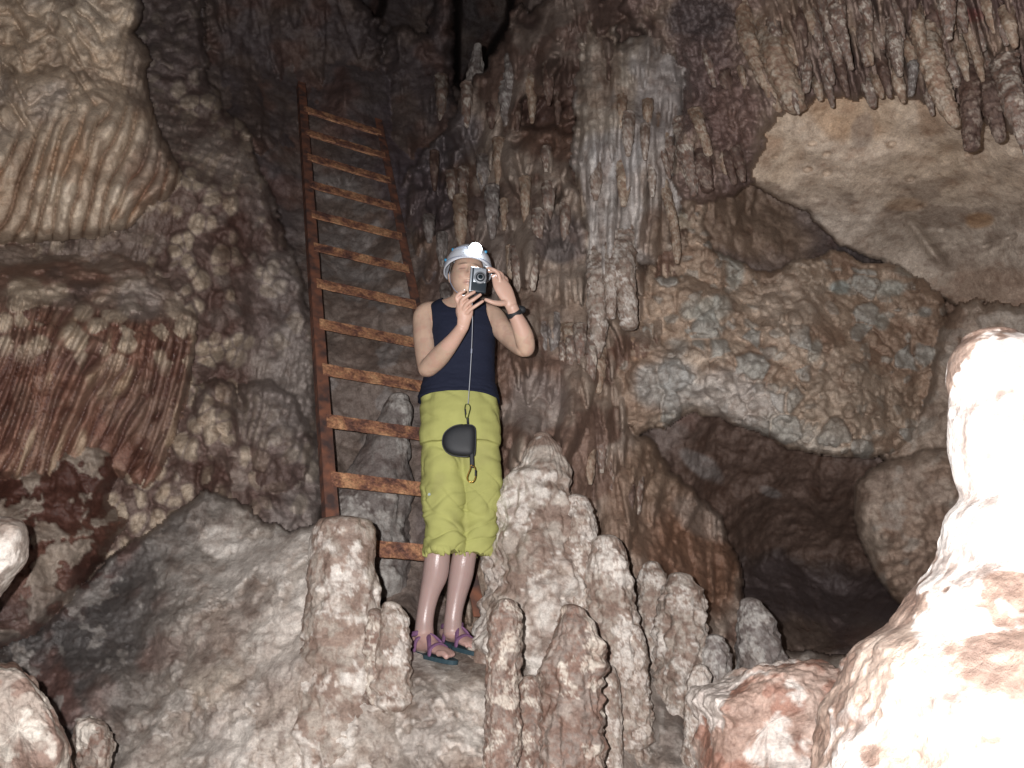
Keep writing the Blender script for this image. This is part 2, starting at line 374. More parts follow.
# ---- ledge and lower red drapery
def f_flowB(X, Y, p):
    n = fbm(p, 1.5, 5, .5, 81)
    w1, w2, cid = worley(p * np.array([14, 14, 12.]), 15)
    low = sst(288, 318, Y - .12 * (X - 60)); band = sst(262, 285, Y) * sst(365, 335, Y - .1 * X)
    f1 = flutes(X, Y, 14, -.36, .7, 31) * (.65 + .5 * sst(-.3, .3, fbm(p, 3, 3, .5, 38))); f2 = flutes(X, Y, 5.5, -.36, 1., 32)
    hemv = curtain(X, Y, [(-300, 470), (0, 470), (50, 468), (100, 450), (140, 470), (170, 480), (200, 470)], 12, 80, -.36, 14, 9)
    knob = np.sqrt(np.clip(1 - w1 * 1.15, 0, 1)) * (cid > .3)
    d = .13 * n + low * (.12 * f1 + .05 * bil(p * np.array([1, 1, .5]), 4, 3, 37, .4) + .05 * hemv) + .045 * knob * (band + .25) + (1 - low) * (.08 * bil(p, 3, 4, 33) + .07 * fbm(p * np.array([1, 1, 2.]), 5, 3, .5, 34))
    m = fbm(p, 3, 4, .5, 90)
    col = mixc((.26, .19, .15), (.27, .145, .105), np.clip(low * (.55 + .6 * sst(-.3, .2, m)), 0, 1))
    col = mixc(col, (.10, .045, .035), .85 * sst(.55, .2, f1) * low); col = mixc(col, TAN, .8 * sst(.6, .85, f1) * low * sst(-.3, .2, fbm(p * np.array([1, 1, .3]), 7, 2, .5, 91)))  # rib valleys darkened, stain and painted shade in one colour; crests lightened
    col = mixc(col, CREAM, .9 * sst(.35, .65, knob) * np.clip(band * 1.0 + .12, 0, 1) * (cid > .55))
    col = mixc(col, GRB, .6 * (1 - low)); col = mixc(col, RED, .5 * (1 - low) * sst(.1, .4, m))
    col = mixc(col, DGR, .55 * sst(.15, .4, fbm(p, 2, 3, .5, 97)) * (1 - low))
    col = blobs(col, X, Y, [(25, 288, 18, 12, 0, CREAM, .9), (55, 290, 16, 10, 0, CREAM, .5), (95, 243, 22, 8, 0, RED, .8), (30, 255, 50, 12, 0, GRB, .8), (140, 300, 20, 20, 0, GRY, .4)], m)
    return d, col, .45 + .3 * low
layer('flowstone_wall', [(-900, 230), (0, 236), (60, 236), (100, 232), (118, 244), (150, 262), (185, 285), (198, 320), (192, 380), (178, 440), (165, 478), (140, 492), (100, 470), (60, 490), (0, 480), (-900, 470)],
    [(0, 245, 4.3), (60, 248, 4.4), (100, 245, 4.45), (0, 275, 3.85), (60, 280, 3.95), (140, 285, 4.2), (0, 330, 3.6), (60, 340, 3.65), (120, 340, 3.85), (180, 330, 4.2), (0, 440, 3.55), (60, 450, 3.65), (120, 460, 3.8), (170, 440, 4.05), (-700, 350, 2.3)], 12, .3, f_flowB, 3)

# ---- dark red patchy bulge, lower left
def f_bulge(X, Y, p):
    n = fbm(p, 2., 5, .5, 101); w1, w2, cid = worley(p * 10 + .5 * fbm(p, 8, 2)[..., None], 25)
    m = fbm(p, 7, 4, .6, 103)
    pat = sst(.06, .2, m)
    d = .12 * n + .07 * bil(p, 3.5, 4, 105) + .015 * pat + .02 * (1 - w1)
    col = mixc(REDD, (.17, .085, .06), sst(-.3, .3, n)); col = mixc(col, (.33, .28, .23), .85 * pat); col = mixc(col, (.12, .1, .095), .5 * sst(560, 620, Y))
    return d, col, .7 - .4 * pat
layer('flowstone_wall', [(-900, 430), (0, 462), (45, 462), (62, 445), (95, 437), (116, 450), (118, 480), (112, 500), (130, 520), (105, 555), (75, 600), (40, 640), (0, 655), (-900, 700)],
    [(0, 480, 3.5), (50, 480, 3.5), (95, 460, 3.65), (110, 500, 3.65), (30, 530, 3.3), (80, 560, 3.4), (0, 600, 3.1), (40, 630, 3.2), (-700, 550, 2.1)], 26, .35, f_bulge, 4)

# ---- floor slope
def f_floor(X, Y, p):
    n = fbm(p, 1.8, 6, .52, 111); m = fbm(p, 3.2, 5, .55, 113); w1, w2, cid = worley(p * np.array([9, 9, 9.]), 35)
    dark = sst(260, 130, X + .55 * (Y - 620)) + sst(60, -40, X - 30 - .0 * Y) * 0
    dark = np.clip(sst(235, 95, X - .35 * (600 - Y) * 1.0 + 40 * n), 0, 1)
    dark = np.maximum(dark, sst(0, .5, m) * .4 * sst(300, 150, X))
    knob = np.sqrt(np.clip(1 - w1, 0, 1))
    rightp = sst(360, 420, X)
    wave = pn(np.stack([(X + .9 * Y) / 75., (X - .9 * Y) / 260., np.zeros_like(X)], -1), 5)
    drip = flutes(X, Y, 10, .0, 1.5, 36) * sst(560, 590, Y) * sst(640, 600, Y)
    d = .10 * n + .05 * wave * (1 - rightp) + .10 * bil(p, 1.7, 4, 115, .45) * (1 - .3 * dark) + .025 * knob * (.2 + .9 * rightp) + .05 * rightp * fbm(p, 6, 3, .5, 117)
    col = mixc((.35, .31, .27), (.46, .415, .37), sst(-.3, .3, n)); col = mixc(col, (.24, .175, .135), .5 * sst(.08, .35, fbm(p, 4, 4, .5, 119)))
    fn_ = fbm(p, 16, 4, .62, 121); cal = sst(.14, .24, m + .22 * fn_); col = mixc(col, CAL, .7 * cal * (1 - dark)); col = mixc(col, (.19, .145, .12), .6 * sst(.25, .45, fn_ + .2 * m) * (1 - cal)); d = d + .012 * cal + .01 * fn_
    col = mixc(col, (.2, .165, .145), .5 * rightp * sst(-.3, .2, fbm(p, 5, 3, .5, 122)))
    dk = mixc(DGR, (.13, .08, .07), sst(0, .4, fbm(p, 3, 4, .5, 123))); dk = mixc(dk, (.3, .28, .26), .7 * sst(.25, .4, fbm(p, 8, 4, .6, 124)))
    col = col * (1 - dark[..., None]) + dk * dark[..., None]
    col = blobs(col, X, Y, [(225, 545, 26, 16, 20, CAL, .75), (320, 590, 30, 20, -20, CAL, .8), (290, 640, 26, 40, 30, CAL, .5), (335, 745, 20, 22, 0, CAL, .75), (215, 690, 30, 22, 0, CREAM, .25),
        (235, 620, 14, 70, 35, (.2, .155, .13), .5), (400, 700, 10, 9, 0, ORA, .7), (450, 700, 14, 8, 0, CAL, .7), (480, 702, 10, 10, 0, CAL, .6), (655, 640, 22, 30, 0, GRB, .5), (660, 720, 40, 40, 0, (.16, .135, .12), .7), (255, 690, 130, 10, -30, (.2, .16, .14), .35)], m)
    ff = np.exp(-((X - 447) / 48.) ** 2 - ((Y - 662) / 16.) ** 2); d = d * (1 - .9 * ff)
    return d, col, .3 + .35 * dark
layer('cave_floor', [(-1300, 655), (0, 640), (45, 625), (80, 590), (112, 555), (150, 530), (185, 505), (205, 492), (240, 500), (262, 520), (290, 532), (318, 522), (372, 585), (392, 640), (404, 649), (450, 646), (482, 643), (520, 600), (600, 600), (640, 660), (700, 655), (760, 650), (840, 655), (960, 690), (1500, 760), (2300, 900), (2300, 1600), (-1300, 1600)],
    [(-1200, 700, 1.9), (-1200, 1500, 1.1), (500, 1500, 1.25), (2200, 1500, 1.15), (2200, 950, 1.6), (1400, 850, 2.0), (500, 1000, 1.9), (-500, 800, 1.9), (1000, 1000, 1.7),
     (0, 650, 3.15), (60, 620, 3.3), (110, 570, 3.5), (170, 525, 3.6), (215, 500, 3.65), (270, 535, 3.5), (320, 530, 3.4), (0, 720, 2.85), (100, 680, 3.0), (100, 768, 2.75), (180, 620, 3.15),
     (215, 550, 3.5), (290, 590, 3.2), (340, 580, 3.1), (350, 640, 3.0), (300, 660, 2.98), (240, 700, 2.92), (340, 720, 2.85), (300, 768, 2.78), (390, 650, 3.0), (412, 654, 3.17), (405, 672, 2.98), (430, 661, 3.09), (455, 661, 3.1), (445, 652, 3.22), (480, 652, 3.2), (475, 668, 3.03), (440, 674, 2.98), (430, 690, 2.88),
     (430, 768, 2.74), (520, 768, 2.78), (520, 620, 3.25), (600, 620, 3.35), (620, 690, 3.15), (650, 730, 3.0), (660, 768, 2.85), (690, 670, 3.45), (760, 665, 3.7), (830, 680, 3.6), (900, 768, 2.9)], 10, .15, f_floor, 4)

# ---- draped wall in the middle
def f_mid(X, Y, p):
    n = fbm(p, 1.4, 5, .5, 131)
    rows = [([(380, 215), (420, 205), (470, 150), (520, 90), (580, 70), (600, 70)], 11, 55, .0, 26, 41, .10), ([(400, 235), (450, 215), (520, 165), (590, 150), (620, 165)], 13, 60, .0, 30, 42, .12),
            ([(395, 275), (440, 260), (520, 215), (600, 215)], 11, 50, 0, 30, 43, .10), ([(395, 330), (450, 300), (520, 268), (610, 262)], 13, 60, 0, 34, 44, .11),
            ([(395, 400), (450, 365), (530, 320), (600, 325)], 11, 65, 0, 30, 45, .10), ([(480, 440), (530, 400), (600, 400), (640, 430)], 14, 60, 0, 34, 46, .10), ([(560, 520), (600, 490), (650, 500)], 13, 50, 0, 24, 47, .09)]
    d = 0; tip = 0
    for k, (h, s, L, sl, j, sd, A) in enumerate(rows):
        v = curtain(X, Y, h, s, L, sl, j, sd); d = np.maximum(d, A * .0 * v); tip = np.maximum(tip, v)
        # each row hangs a little in front of the one under it
        he = np.interp(X, [q[0] for q in h], [q[1] for q in h]); d = d + .035 * sst(0, 22, he - Y) * (X > h[0][0]) * (X < h[-1][0])
    f2 = drips(X, Y, 10, 34, 0, 48, .5, .8); f1 = drips(X, Y, 18, 56, 0, 49, .4, .9, .6); f0 = drips(X, Y, 50, 90, 0, 50, .8, 1.0, .8); dk = sst(.22, .0, f1)
    lowr = sst(600, 650, X) * sst(400, 440, Y)
    d = d * (1 - .6 * lowr) + .12 * n + .025 * f2 * (1 - .6 * lowr) + .20 * f1 * (1 - .6 * lowr) + .10 * bil(p * np.array([1, 1, .55]), 2.6, 4, 136) + .32 * f0 * (1 - .7 * lowr) + .05 * fbm(p, 4, 3, .5, 134) + .05 * bil(p, 6, 3, 133) * lowr
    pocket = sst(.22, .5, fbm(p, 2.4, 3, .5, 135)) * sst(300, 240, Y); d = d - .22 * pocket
    m = fbm(p, 2.2, 4, .5, 137)
    col = mixc((.33, .255, .20), (.41, .34, .285), sst(-.3, .3, n)); col = mixc(col, (.19, .11, .08), .8 * sst(.02, .22, m)); col = mixc(col, (.11, .06, .045), .8 * pocket); col = mixc(col, (.15, .10, .08), (.6 * dk) * (.4 + .6 * sst(-.2, .2, m))); col = mixc(col, (.48, .41, .345), .75 * sst(.35, .8, f1) * sst(-.2, .3, fbm(p, 2, 3, .5, 140)))  # drip gaps painted dark, part brown stain, part shade; ridges lighter
    col = mixc(col, (.38, .31, .255), .7 * tip * sst(.0, .35, fbm(p, 3, 3, .5, 139)) * sst(180, 300, Y))
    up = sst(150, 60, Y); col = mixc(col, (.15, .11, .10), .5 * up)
    col = blobs(col, X, Y, [(440, 150, 40, 30, -40, (.19, .17, .18), .8), (430, 200, 40, 40, 0, (.17, .145, .16), .7), (560, 75, 28, 20, 0, (.09, .055, .045), .8), (545, 110, 40, 16, 0, (.10, .06, .05), .8), (500, 200, 40, 14, 0, (.12, .065, .05), .6), (460, 275, 46, 60, 0, (.25, .21, .20), .5),
        (560, 235, 26, 22, 0, (.12, .10, .11), .6), (650, 500, 50, 60, 30, (.26, .17, .12), .8), (690, 570, 50, 45, 30, (.25, .135, .085), .85), (705, 520, 26, 14, 30, (.42, .35, .3), .6), (655, 465, 26, 30, 0, (.32, .23, .165), .5), (535, 400, 36, 36, 0, (.34, .3, .28), .6), (560, 250, 12, 10, 0, DGR, .5)], m)
    return d, col, .35 + .4 * sst(.0, .4, m) * sst(330, 180, Y)
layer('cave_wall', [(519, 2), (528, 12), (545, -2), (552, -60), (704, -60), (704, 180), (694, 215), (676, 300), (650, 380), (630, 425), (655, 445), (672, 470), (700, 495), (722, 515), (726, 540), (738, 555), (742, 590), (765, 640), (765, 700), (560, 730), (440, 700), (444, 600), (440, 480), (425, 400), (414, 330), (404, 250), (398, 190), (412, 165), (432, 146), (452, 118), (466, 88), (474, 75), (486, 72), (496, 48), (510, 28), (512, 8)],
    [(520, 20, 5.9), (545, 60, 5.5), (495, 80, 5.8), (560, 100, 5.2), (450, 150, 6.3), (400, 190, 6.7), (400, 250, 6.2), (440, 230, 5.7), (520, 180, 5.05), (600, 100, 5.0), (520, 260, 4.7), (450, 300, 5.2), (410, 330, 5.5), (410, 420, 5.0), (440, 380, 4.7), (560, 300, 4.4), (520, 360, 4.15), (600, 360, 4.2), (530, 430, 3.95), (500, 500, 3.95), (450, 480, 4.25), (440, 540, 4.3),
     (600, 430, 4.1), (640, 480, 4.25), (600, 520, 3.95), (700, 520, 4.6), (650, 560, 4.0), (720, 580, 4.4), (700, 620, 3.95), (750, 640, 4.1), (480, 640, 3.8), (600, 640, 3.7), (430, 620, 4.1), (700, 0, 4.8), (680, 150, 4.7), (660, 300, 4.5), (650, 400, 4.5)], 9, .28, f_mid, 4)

# ---- pale grey column and curtain, centre
def f_colm(X, Y, p):
    n = fbm(p, 2, 5, .5, 141)
    rows = [([(570, 130), (600, 110), (660, 150), (700, 130)], 13, 60, .0, 18, 51, .08), ([(570, 215), (600, 200), (650, 190), (700, 180)], 11, 60, .0, 22, 52, .08), ([(585, 352), (610, 350), (612, 300), (640, 322), (652, 270), (665, 250)], 13, 40, .02, 16, 53, .09)]
    d = 0
    for h, s, L, sl, j, sd, A in rows: d = np.maximum(d, A * curtain(X, Y, h, s, L, sl, j, sd))
    f1 = drips(X, Y, 20, 110, .03, 54, .35, 1.2, .6); f2 = drips(X, Y, 8, 50, .02, 55, .4)
    ringy = pn(np.stack([X / 60, Y / 14., np.zeros_like(X)], -1), 3) * sst(110, 60, Y)
    d = d + .10 * n + .15 * f1 + .02 * f2 + .03 * ringy + .06 * bil(p * np.array([1, 1, .5]), 4, 4, 6)
    m = fbm(p, 3, 4, .5, 143)
    col = mixc((.42, .36, .30), (.54, .48, .41), sst(-.3, .3, n)); col = mixc(col, (.27, .19, .14), .6 * sst(.1, .3, m)); col = mixc(col, (.6, .585, .58), .6 * sst(.1, .35, fbm(p * np.array([1, 1, .4]), 4, 3, .5, 145)))
    col = mixc(col, (.2, .155, .13), .45 * sst(.3, .05, f1))  # between the drips: stain plus shade put into the colour
    col = blobs(col, X, Y, [(662, 80, 24, 60, 15, (.35, .32, .31), .6), (620, 160, 24, 26, 0, (.46, .45, .45), .6), (655, 235, 16, 30, 0, (.3, .2, .14), .5)], m)
    return d, col, np.full_like(X, .25)
layer('flowstone_wall', [(580, 20), (588, 8), (597, 10), (599, 28), (610, 24), (618, 28), (616, 46), (640, 32), (668, 38), (692, 60), (696, 110), (684, 140), (690, 185), (672, 250), (655, 268), (640, 262), (641, 325), (634, 340), (622, 330), (611, 325), (613, 352), (600, 362), (592, 350), (588, 290), (576, 220), (572, 150), (576, 80)],
    [(590, 20, 5.0), (600, 70, 4.8), (650, 60, 4.75), (680, 100, 4.6), (600, 130, 4.6), (640, 150, 4.45), (620, 200, 4.35), (670, 200, 4.5), (600, 280, 4.25), (630, 300, 4.2), (605, 350, 4.2), (660, 250, 4.4)], 22, .34, f_colm, 5)

# ---- wet purple-brown wall and stalactite rows, top right
def f_topr(X, Y, p):
    n = fbm(p, 1.4, 5, .5, 151)
    rows = [([(640, 30), (720, 40), (780, 30), (850, 20), (950, 10), (1060, 10)], 12, 40, .25, 20, 61, .10), ([(640, 80), (700, 90), (760, 80), (800, 70), (850, 62), (900, 66), (960, 60), (1060, 80)], 13, 55, .3, 22, 62, .14),
            ([(690, 160), (730, 160), (760, 130), (800, 102), (850, 92), (900, 90), (940, 100), (980, 110), (1060, 150)], 11, 55, .25, 18, 63, .15), ([(640, 185), (700, 200), (740, 185), (760, 150)], 12, 60, .1, 14, 64, .12)]
    d = 0; tip = 0; f1 = drips(X, Y, 17, 60, .25, 65, .6, 1.2, .7)
    for h, s, L, sl, j, sd, A in rows:
        v = curtain(X, Y, h, s, L, sl, j, sd); d = np.maximum(d, A * .8 * v); tip = np.maximum(tip, v)
        he = np.interp(X, [q[0] for q in h], [q[1] for q in h]); d = d + .05 * sst(0, 20, he - Y)
    lf = sst(790, 740, X)
    w1, w2, cid = worley(p * np.array([16, 16, 13.]), 45)
    d = d * (1 - .7 * lf) + .12 * n + lf * (.13 * bil(p * np.array([1, 1, .7]), 5, 4, 155) + .04 * bil(p, 17, 3, 156)) + .08 * bil(p * np.array([1, 1, .6]), 3, 4, 153) + .03 * lf * (1 - w1) + (.13 * f1 + .03 * drips(X, Y, 9, 30, .2, 66)) * (1 - .85 * lf) + .2 * (1 - .5 * lf) * drips(X, Y, 44, 80, .25, 67, .9, 1.3, .8)
    m = fbm(p, 3, 4, .5, 157)
    col = mixc((.27, .195, .17), (.36, .28, .235), sst(-.3, .4, n)); col = mixc(col, (.13, .085, .08), .7 * sst(.0, .4, m)); col = mixc(col, (.12, .08, .07), .6 * sst(.2, .0, f1) * (1 - lf)); col = mixc(col, (.46, .36, .29), .7 * sst(.35, .8, f1) * (1 - lf)); col = mixc(col, (.36, .28, .215), .6 * tip * sst(-.1, .3, fbm(p, 4, 3, .5, 159)))  # dark gaps carry stain and painted shade, drip fronts lightened
    col = blobs(col, X, Y, [(700, 50, 30, 60, 0, PURP, .85), (730, 120, 30, 50, 0, (.2, .13, .115), .8), (700, 20, 40, 20, 0, (.11, .09, .09), .8), (960, 15, 40, 10, 0, (.25, .09, .08), .6), (790, 30, 26, 26, 0, (.3, .21, .16), .5), (985, 60, 30, 30, 0, (.30, .22, .16), .5)], m)
    wet = .3 + .65 * sst(780, 735, X) * sst(650, 680, X) * sst(190, 140, Y)
    return d, col, wet
layer('cave_wall', [(640, -500), (1700, -700), (1900, 60), (1500, 120), (1200, 140), (1060, 150), (1000, 128), (960, 112), (930, 104), (900, 96), (860, 98), (820, 100), (796, 110), (775, 118), (762, 150), (752, 180), (730, 196), (700, 204), (676, 196), (668, 160), (680, 120), (684, 70), (660, 40), (636, 28), (620, 10)],
    [(640, 20, 4.9), (690, 50, 4.65), (700, 120, 4.5), (690, 190, 4.45), (740, 180, 4.4), (740, 60, 4.45), (790, 20, 4.3), (790, 100, 4.2), (850, 90, 4.05), (880, 20, 4.0), (950, 90, 3.8), (1020, 20, 3.5), (1040, 120, 3.5), (900, -400, 2.8), (1500, 0, 2.4)], 12, .3, f_topr, 5)

# ---- smooth tan overhang, right
def f_ceil(X, Y, p):
    n = fbm(p, 1.3, 5, .45, 161); r = fbm(p * np.array([1, 1, 2.2]), 4, 4, .5, 163)
    sc = pn(np.stack([X / 42., Y / 30., np.ones_like(X)], -1), 7)
    d = .10 * n + .022 * r + .06 * sc * sst(200, 130, Y) + .004 * ridged(p, 8, 3, 165)
    crease = np.exp(-((X - (905 + .75 * (Y - 215))) / 7.) ** 2) * sst(210, 225, Y) * sst(275, 255, Y); d = d - .09 * crease
    w1, w2, cid = worley(p * np.array([9, 9, 18.]), 47); d = d - .03 * sst(.3, .15, w1) * (cid > .75)
    m = fbm(p, 2.2, 4, .5, 167)
    col = mixc((.56, .45, .34), (.66, .55, .44), sst(-.3, .3, n)); col = mixc(col, (.50, .445, .39), .7 * sst(170, 230, Y)); col = mixc(col, (.36, .21, .12), .5 * sst(.1, .4, m) * sst(200, 120, Y))
    col = mixc(col, (.26, .2, .16), .6 * sst(.15, .4, fbm(p * np.array([1, 1, 2.5]), 4, 4, .5, 169)) * sst(140, 200, Y))
    col = blobs(col, X, Y, [(845, 110, 40, 22, 0, (.50, .33, .2), .6), (890, 105, 24, 16, 0, TANL, .7), (862, 130, 9, 14, 10, (.3, .24, .2), .6), (980, 220, 14, 8, 0, (.36, .22, .12), .8), (900, 205, 24, 8, 0, (.36, .24, .15), .6), (1000, 290, 50, 30, 0, (.32, .22, .16), .7), (805, 220, 20, 12, 10, (.4, .36, .32), .5)], m)
    return d, col, np.full_like(X, .12)
layer('cave_ceiling', [(730, 186), (742, 160), (752, 100), (780, 60), (900, 40), (1700, 40), (1900, 300), (1300, 420), (1060, 330), (1000, 318), (960, 308), (930, 292), (900, 268), (868, 256), (840, 246), (815, 224), (806, 210), (790, 206), (772, 196), (756, 186), (748, 184)],
    [(740, 180, 4.5), (770, 130, 4.35), (850, 100, 4.2), (950, 110, 3.95), (1050, 130, 3.7), (780, 190, 4.6), (850, 180, 4.5), (950, 170, 4.3), (1040, 200, 4.1), (820, 220, 4.8), (870, 240, 4.85), (900, 225, 4.75), (930, 270, 4.95), (1000, 240, 4.5), (1000, 300, 4.6), (1500, 200, 2.6), (1800, 200, 1.9)], 5, .10, f_ceil, 2)

# ---- breccia block of cemented cobbles
def f_brec(X, Y, p):
    n = fbm(p, 1.8, 5, .5, 171)
    q = p + .02 * np.stack([fbm(p, 7, 3, .5, 1), fbm(p, 7, 3, .5, 2), fbm(p, 7, 3, .5, 3)], -1)
    w1, w2, cid = worley(q * np.array([7, 7, 8.]), 55); u1, u2, ci = worley(q * np.array([15, 15, 18.]), 57)
    cob = sst(.0, .10, w2 - w1); big = cid > .3
    d = .16 * n + .055 * cob * cid * big + .03 * (1 - w1) + .032 * sst(.0, .12, u2 - u1) * ci * (ci > .3) + .03 * fbm(p, 7, 4, .55, 172) + .07 * bil(p, 3, 4, 173)
    m = fbm(p, 3, 4, .5, 175)
    col = mixc((.44, .34, .26), (.54, .44, .35), sst(-.3, .3, n)); col = mixc(col, (.28, .185, .13), .7 * sst(.0, .3, m)); col = mixc(col, (.40, .40, .37), .8 * (cid > .8) * cob); col = mixc(col, (.42, .41, .37), .6 * (ci > .85) * sst(.02, .15, u2 - u1))
    col = mixc(col, (.26, .18, .13), .5 * (1 - cob) * big)
    col = blobs(col, X, Y, [(660, 385, 36, 26, 0, (.46, .46, .44), .75), (735, 395, 40, 26, 20, (.52, .49, .46), .7), (800, 435, 40, 12, 20, (.40, .38, .34), .6), (795, 300, 38, 34, 10, (.47, .385, .31), .8), (805, 270, 26, 16, 20, (.46, .37, .29), .7), (730, 225, 10, 16, 0, (.40, .40, .36), .8), (735, 270, 10, 20, 0, (.40, .40, .36), .8), (712, 308, 20, 12, -20, (.40, .40, .36), .7), (690, 310, 10, 10, 0, (.40, .40, .36), .7),
        (893, 288, 14, 8, 0, (.40, .40, .36), .9), (912, 270, 18, 8, 0, (.40, .40, .36), .8), (840, 287, 10, 7, 0, (.38, .42, .40), .9), (925, 312, 8, 6, 0, (.35, .36, .34), .8), (882, 322, 8, 10, 0, (.40, .40, .36), .8), (815, 350, 7, 14, 20, (.40, .40, .36), .6), (670, 350, 20, 10, -20, (.38, .37, .34), .7), (640, 350, 30, 16, 0, (.38, .25, .17), .6), (850, 400, 50, 40, 0, (.26, .2, .15), .5), (680, 220, 12, 14, 0, (.42, .38, .3), .5)], m * .6)
    return d, col, np.full_like(X, .15)
layer('cave_wall', [(655, 250), (672, 215), (692, 198), (708, 198), (704, 225), (714, 248), (745, 264), (770, 275), (790, 262), (812, 258), (832, 248), (862, 262), (890, 262), (925, 282), (945, 300), (950, 340), (930, 400), (915, 440), (890, 452), (874, 458), (835, 457), (811, 452), (780, 444), (753, 430), (726, 421), (694, 413), (679, 417), (663, 431), (651, 429), (636, 436), (620, 420), (610, 390), (612, 350), (630, 310)],
    [(690, 210, 4.7), (700, 260, 4.5), (650, 320, 4.35), (720, 310, 4.4), (740, 280, 4.7), (800, 280, 4.6), (800, 320, 4.3), (860, 280, 4.8), (920, 300, 4.75), (900, 350, 4.4), (640, 390, 4.2), (700, 380, 4.15), (760, 400, 4.1), (830, 430, 4.1), (870, 440, 4.2), (920, 400, 4.5), (640, 425, 4.35), (690, 410, 4.3)], 9, .16, f_brec, 3)
layer('cave_wall', [(640, 300), (655, 280), (690, 275), (722, 290), (745, 312), (738, 326), (715, 338), (688, 342), (662, 335), (645, 322)],
    [(690, 300, 4.25), (720, 330, 4.3), (650, 320, 4.3), (690, 335, 4.2)], 14, .18, f_brec, 3)
# lower right wall around the disc
def f_disc(X, Y, p):
    n = fbm(p, 2.2, 5, .5, 181); w1, w2, cid = worley(p * 16, 65); ed = fbm(p, 22, 2, .5, 183)
    d = .10 * n + .02 * (1 - w1) + .05 * bil(p, 4, 4, 185) + .01 * ed
    m = fbm(p, 3.5, 4, .5, 187)
    col = mixc((.26, .20, .16), (.36, .29, .235), sst(-.3, .3, n)); col = mixc(col, (.2, .125, .085), .6 * sst(.05, .35, m)); col = mixc(col, (.4, .37, .33), .5 * sst(.2, .4, fbm(p, 6, 3, .5, 189)))
    return d, col, np.full_like(X, .15)
layer('cave_wall', [(880, 455), (905, 430), (925, 390), (940, 330), (960, 300), (1060, 310), (1600, 350), (1600, 700), (1000, 700), (930, 620), (915, 560), (900, 500)],
    [(900, 450, 4.5), (930, 420, 4.35), (950, 350, 4.3), (1000, 400, 4.0), (940, 500, 4.1), (1000, 600, 3.9), (1500, 500, 2.6)], 12, .3, f_disc, 5)
layer('cave_wall', [(853, 505), (858, 480), (872, 466), (896, 458), (930, 448), (975, 450), (1000, 480), (985, 560), (945, 600), (915, 607), (900, 604), (882, 584), (866, 556), (856, 530)],
    [(920, 520, 3.65), (870, 500, 3.75), (960, 540, 3.7), (910, 590, 3.75)], 22, .22, f_disc, 2.5)

def build_cave():
    T = None; names = []; lid = np.zeros(GX.shape, np.int32); C = None
    hole = [([(341, -60), (384, -60), (384, 6), (376, 26), (352, 28), (346, 10)], 12.), ([(458, -60), (516, -60), (510, 22), (494, 46), (484, 70), (472, 72), (464, 90), (455, 82), (456, 40)], 12.5)]
    for k, (name, poly, cps, rpx, rm, fn, rag) in enumerate(LAY):
        names.append(name)
        if poly is None: sel = np.ones(GX.shape, bool); d = None
        else:
            a = np.array(poly); bb = (GX > a[:, 0].min() - 8) & (GX < a[:, 0].max() + 8) & (GY > a[:, 1].min() - 8) & (GY < a[:, 1].max() + 8)
            X = GX[bb]; Y = GY[bb]
            q = np.stack([X / 14., Y / 14., np.full_like(X, k * 5.3)], -1)
            d = sdpoly(poly, X + rag * (pn(q, 2) + .5 * pn(q * 2.3, 4)), Y + rag * (pn(q, 3) + .5 * pn(q * 2.3, 5)))
            sel = bb.copy(); sel[bb] = d > 0; d = d[d > 0]
        X = GX[sel]; Y = GY[sel]
        base = rbf(cps, X, Y)
        if poly is None:
            base = np.clip(base, 1.3, 12)
            for hp, hd in hole:
                s = sdpoly(hp, X, Y); base = base + (hd - base) * sst(-4, 6, s)
        # texture space follows the sheet but less steeply, so lumps do not smear where the rock runs away from us
        med = float(np.median(base[(X > 0) & (X < 1024) & (Y > 0) & (Y < 768)]))
        disp, col, wet = fn(X, Y, pts(X, Y, base * .4 + med * .6))
        far = sst(60, 400, np.maximum(np.maximum(-X, X - 1024), np.maximum(-Y, Y - 768)))
        t = base - disp * (1 - .3 * far)
        if poly is not None:
            u = np.clip(d / rpx, 0, 1); t = t + rm * (1 - np.sqrt(1 - (1 - u) ** 2))
        t = np.maximum(t, .9)
        if T is None: T = t.reshape(GX.shape).copy(); C = np.concatenate([col, np.asarray(wet)[..., None]], -1).reshape(GX.shape + (4,)).copy()
        else:
            cur = T[sel]; m = t < cur
            cur[m] = t[m]; T[sel] = cur
            l = lid[sel]; l[m] = k; lid[sel] = l
            cc = C[sel]; nc = np.concatenate([col, (np.asarray(wet) + 0 * X)[..., None]], -1); cc[m] = nc[m]; C[sel] = cc
    V = pts(GX, GY, T); ny, nx = GX.shape
    idx = np.arange(ny * nx).reshape(ny, nx)
    F = np.stack([idx[:-1, :-1], idx[1:, :-1], idx[1:, 1:], idx[:-1, 1:]], -1).reshape(-1, 4)
    # every face goes to the surface that is nearest among its corners
    lt = T.ravel()[F]; ll = lid.ravel()[F]; own = ll[np.arange(len(F)), lt.argmin(1)]
    uniq = sorted(set(names)); nm = np.array([uniq.index(n) for n in names])[own]
    Vf = V.reshape(-1, 3); Cf = C.reshape(-1, 4)
    for ui, u in enumerate(uniq):
        f = F[nm == ui]; vv, inv = np.unique(f, return_inverse=True)
        o = mesh_obj(u, Vf[vv], inv.reshape(-1, 4), ROCK, col=Cf[vv]); props(o, kind='structure')
    return T
TMAP = build_cave()
def wall_t(px, py):
    i = np.searchsorted(YS, py); j = np.searchsorted(XS, px); return float(TMAP[i, j])
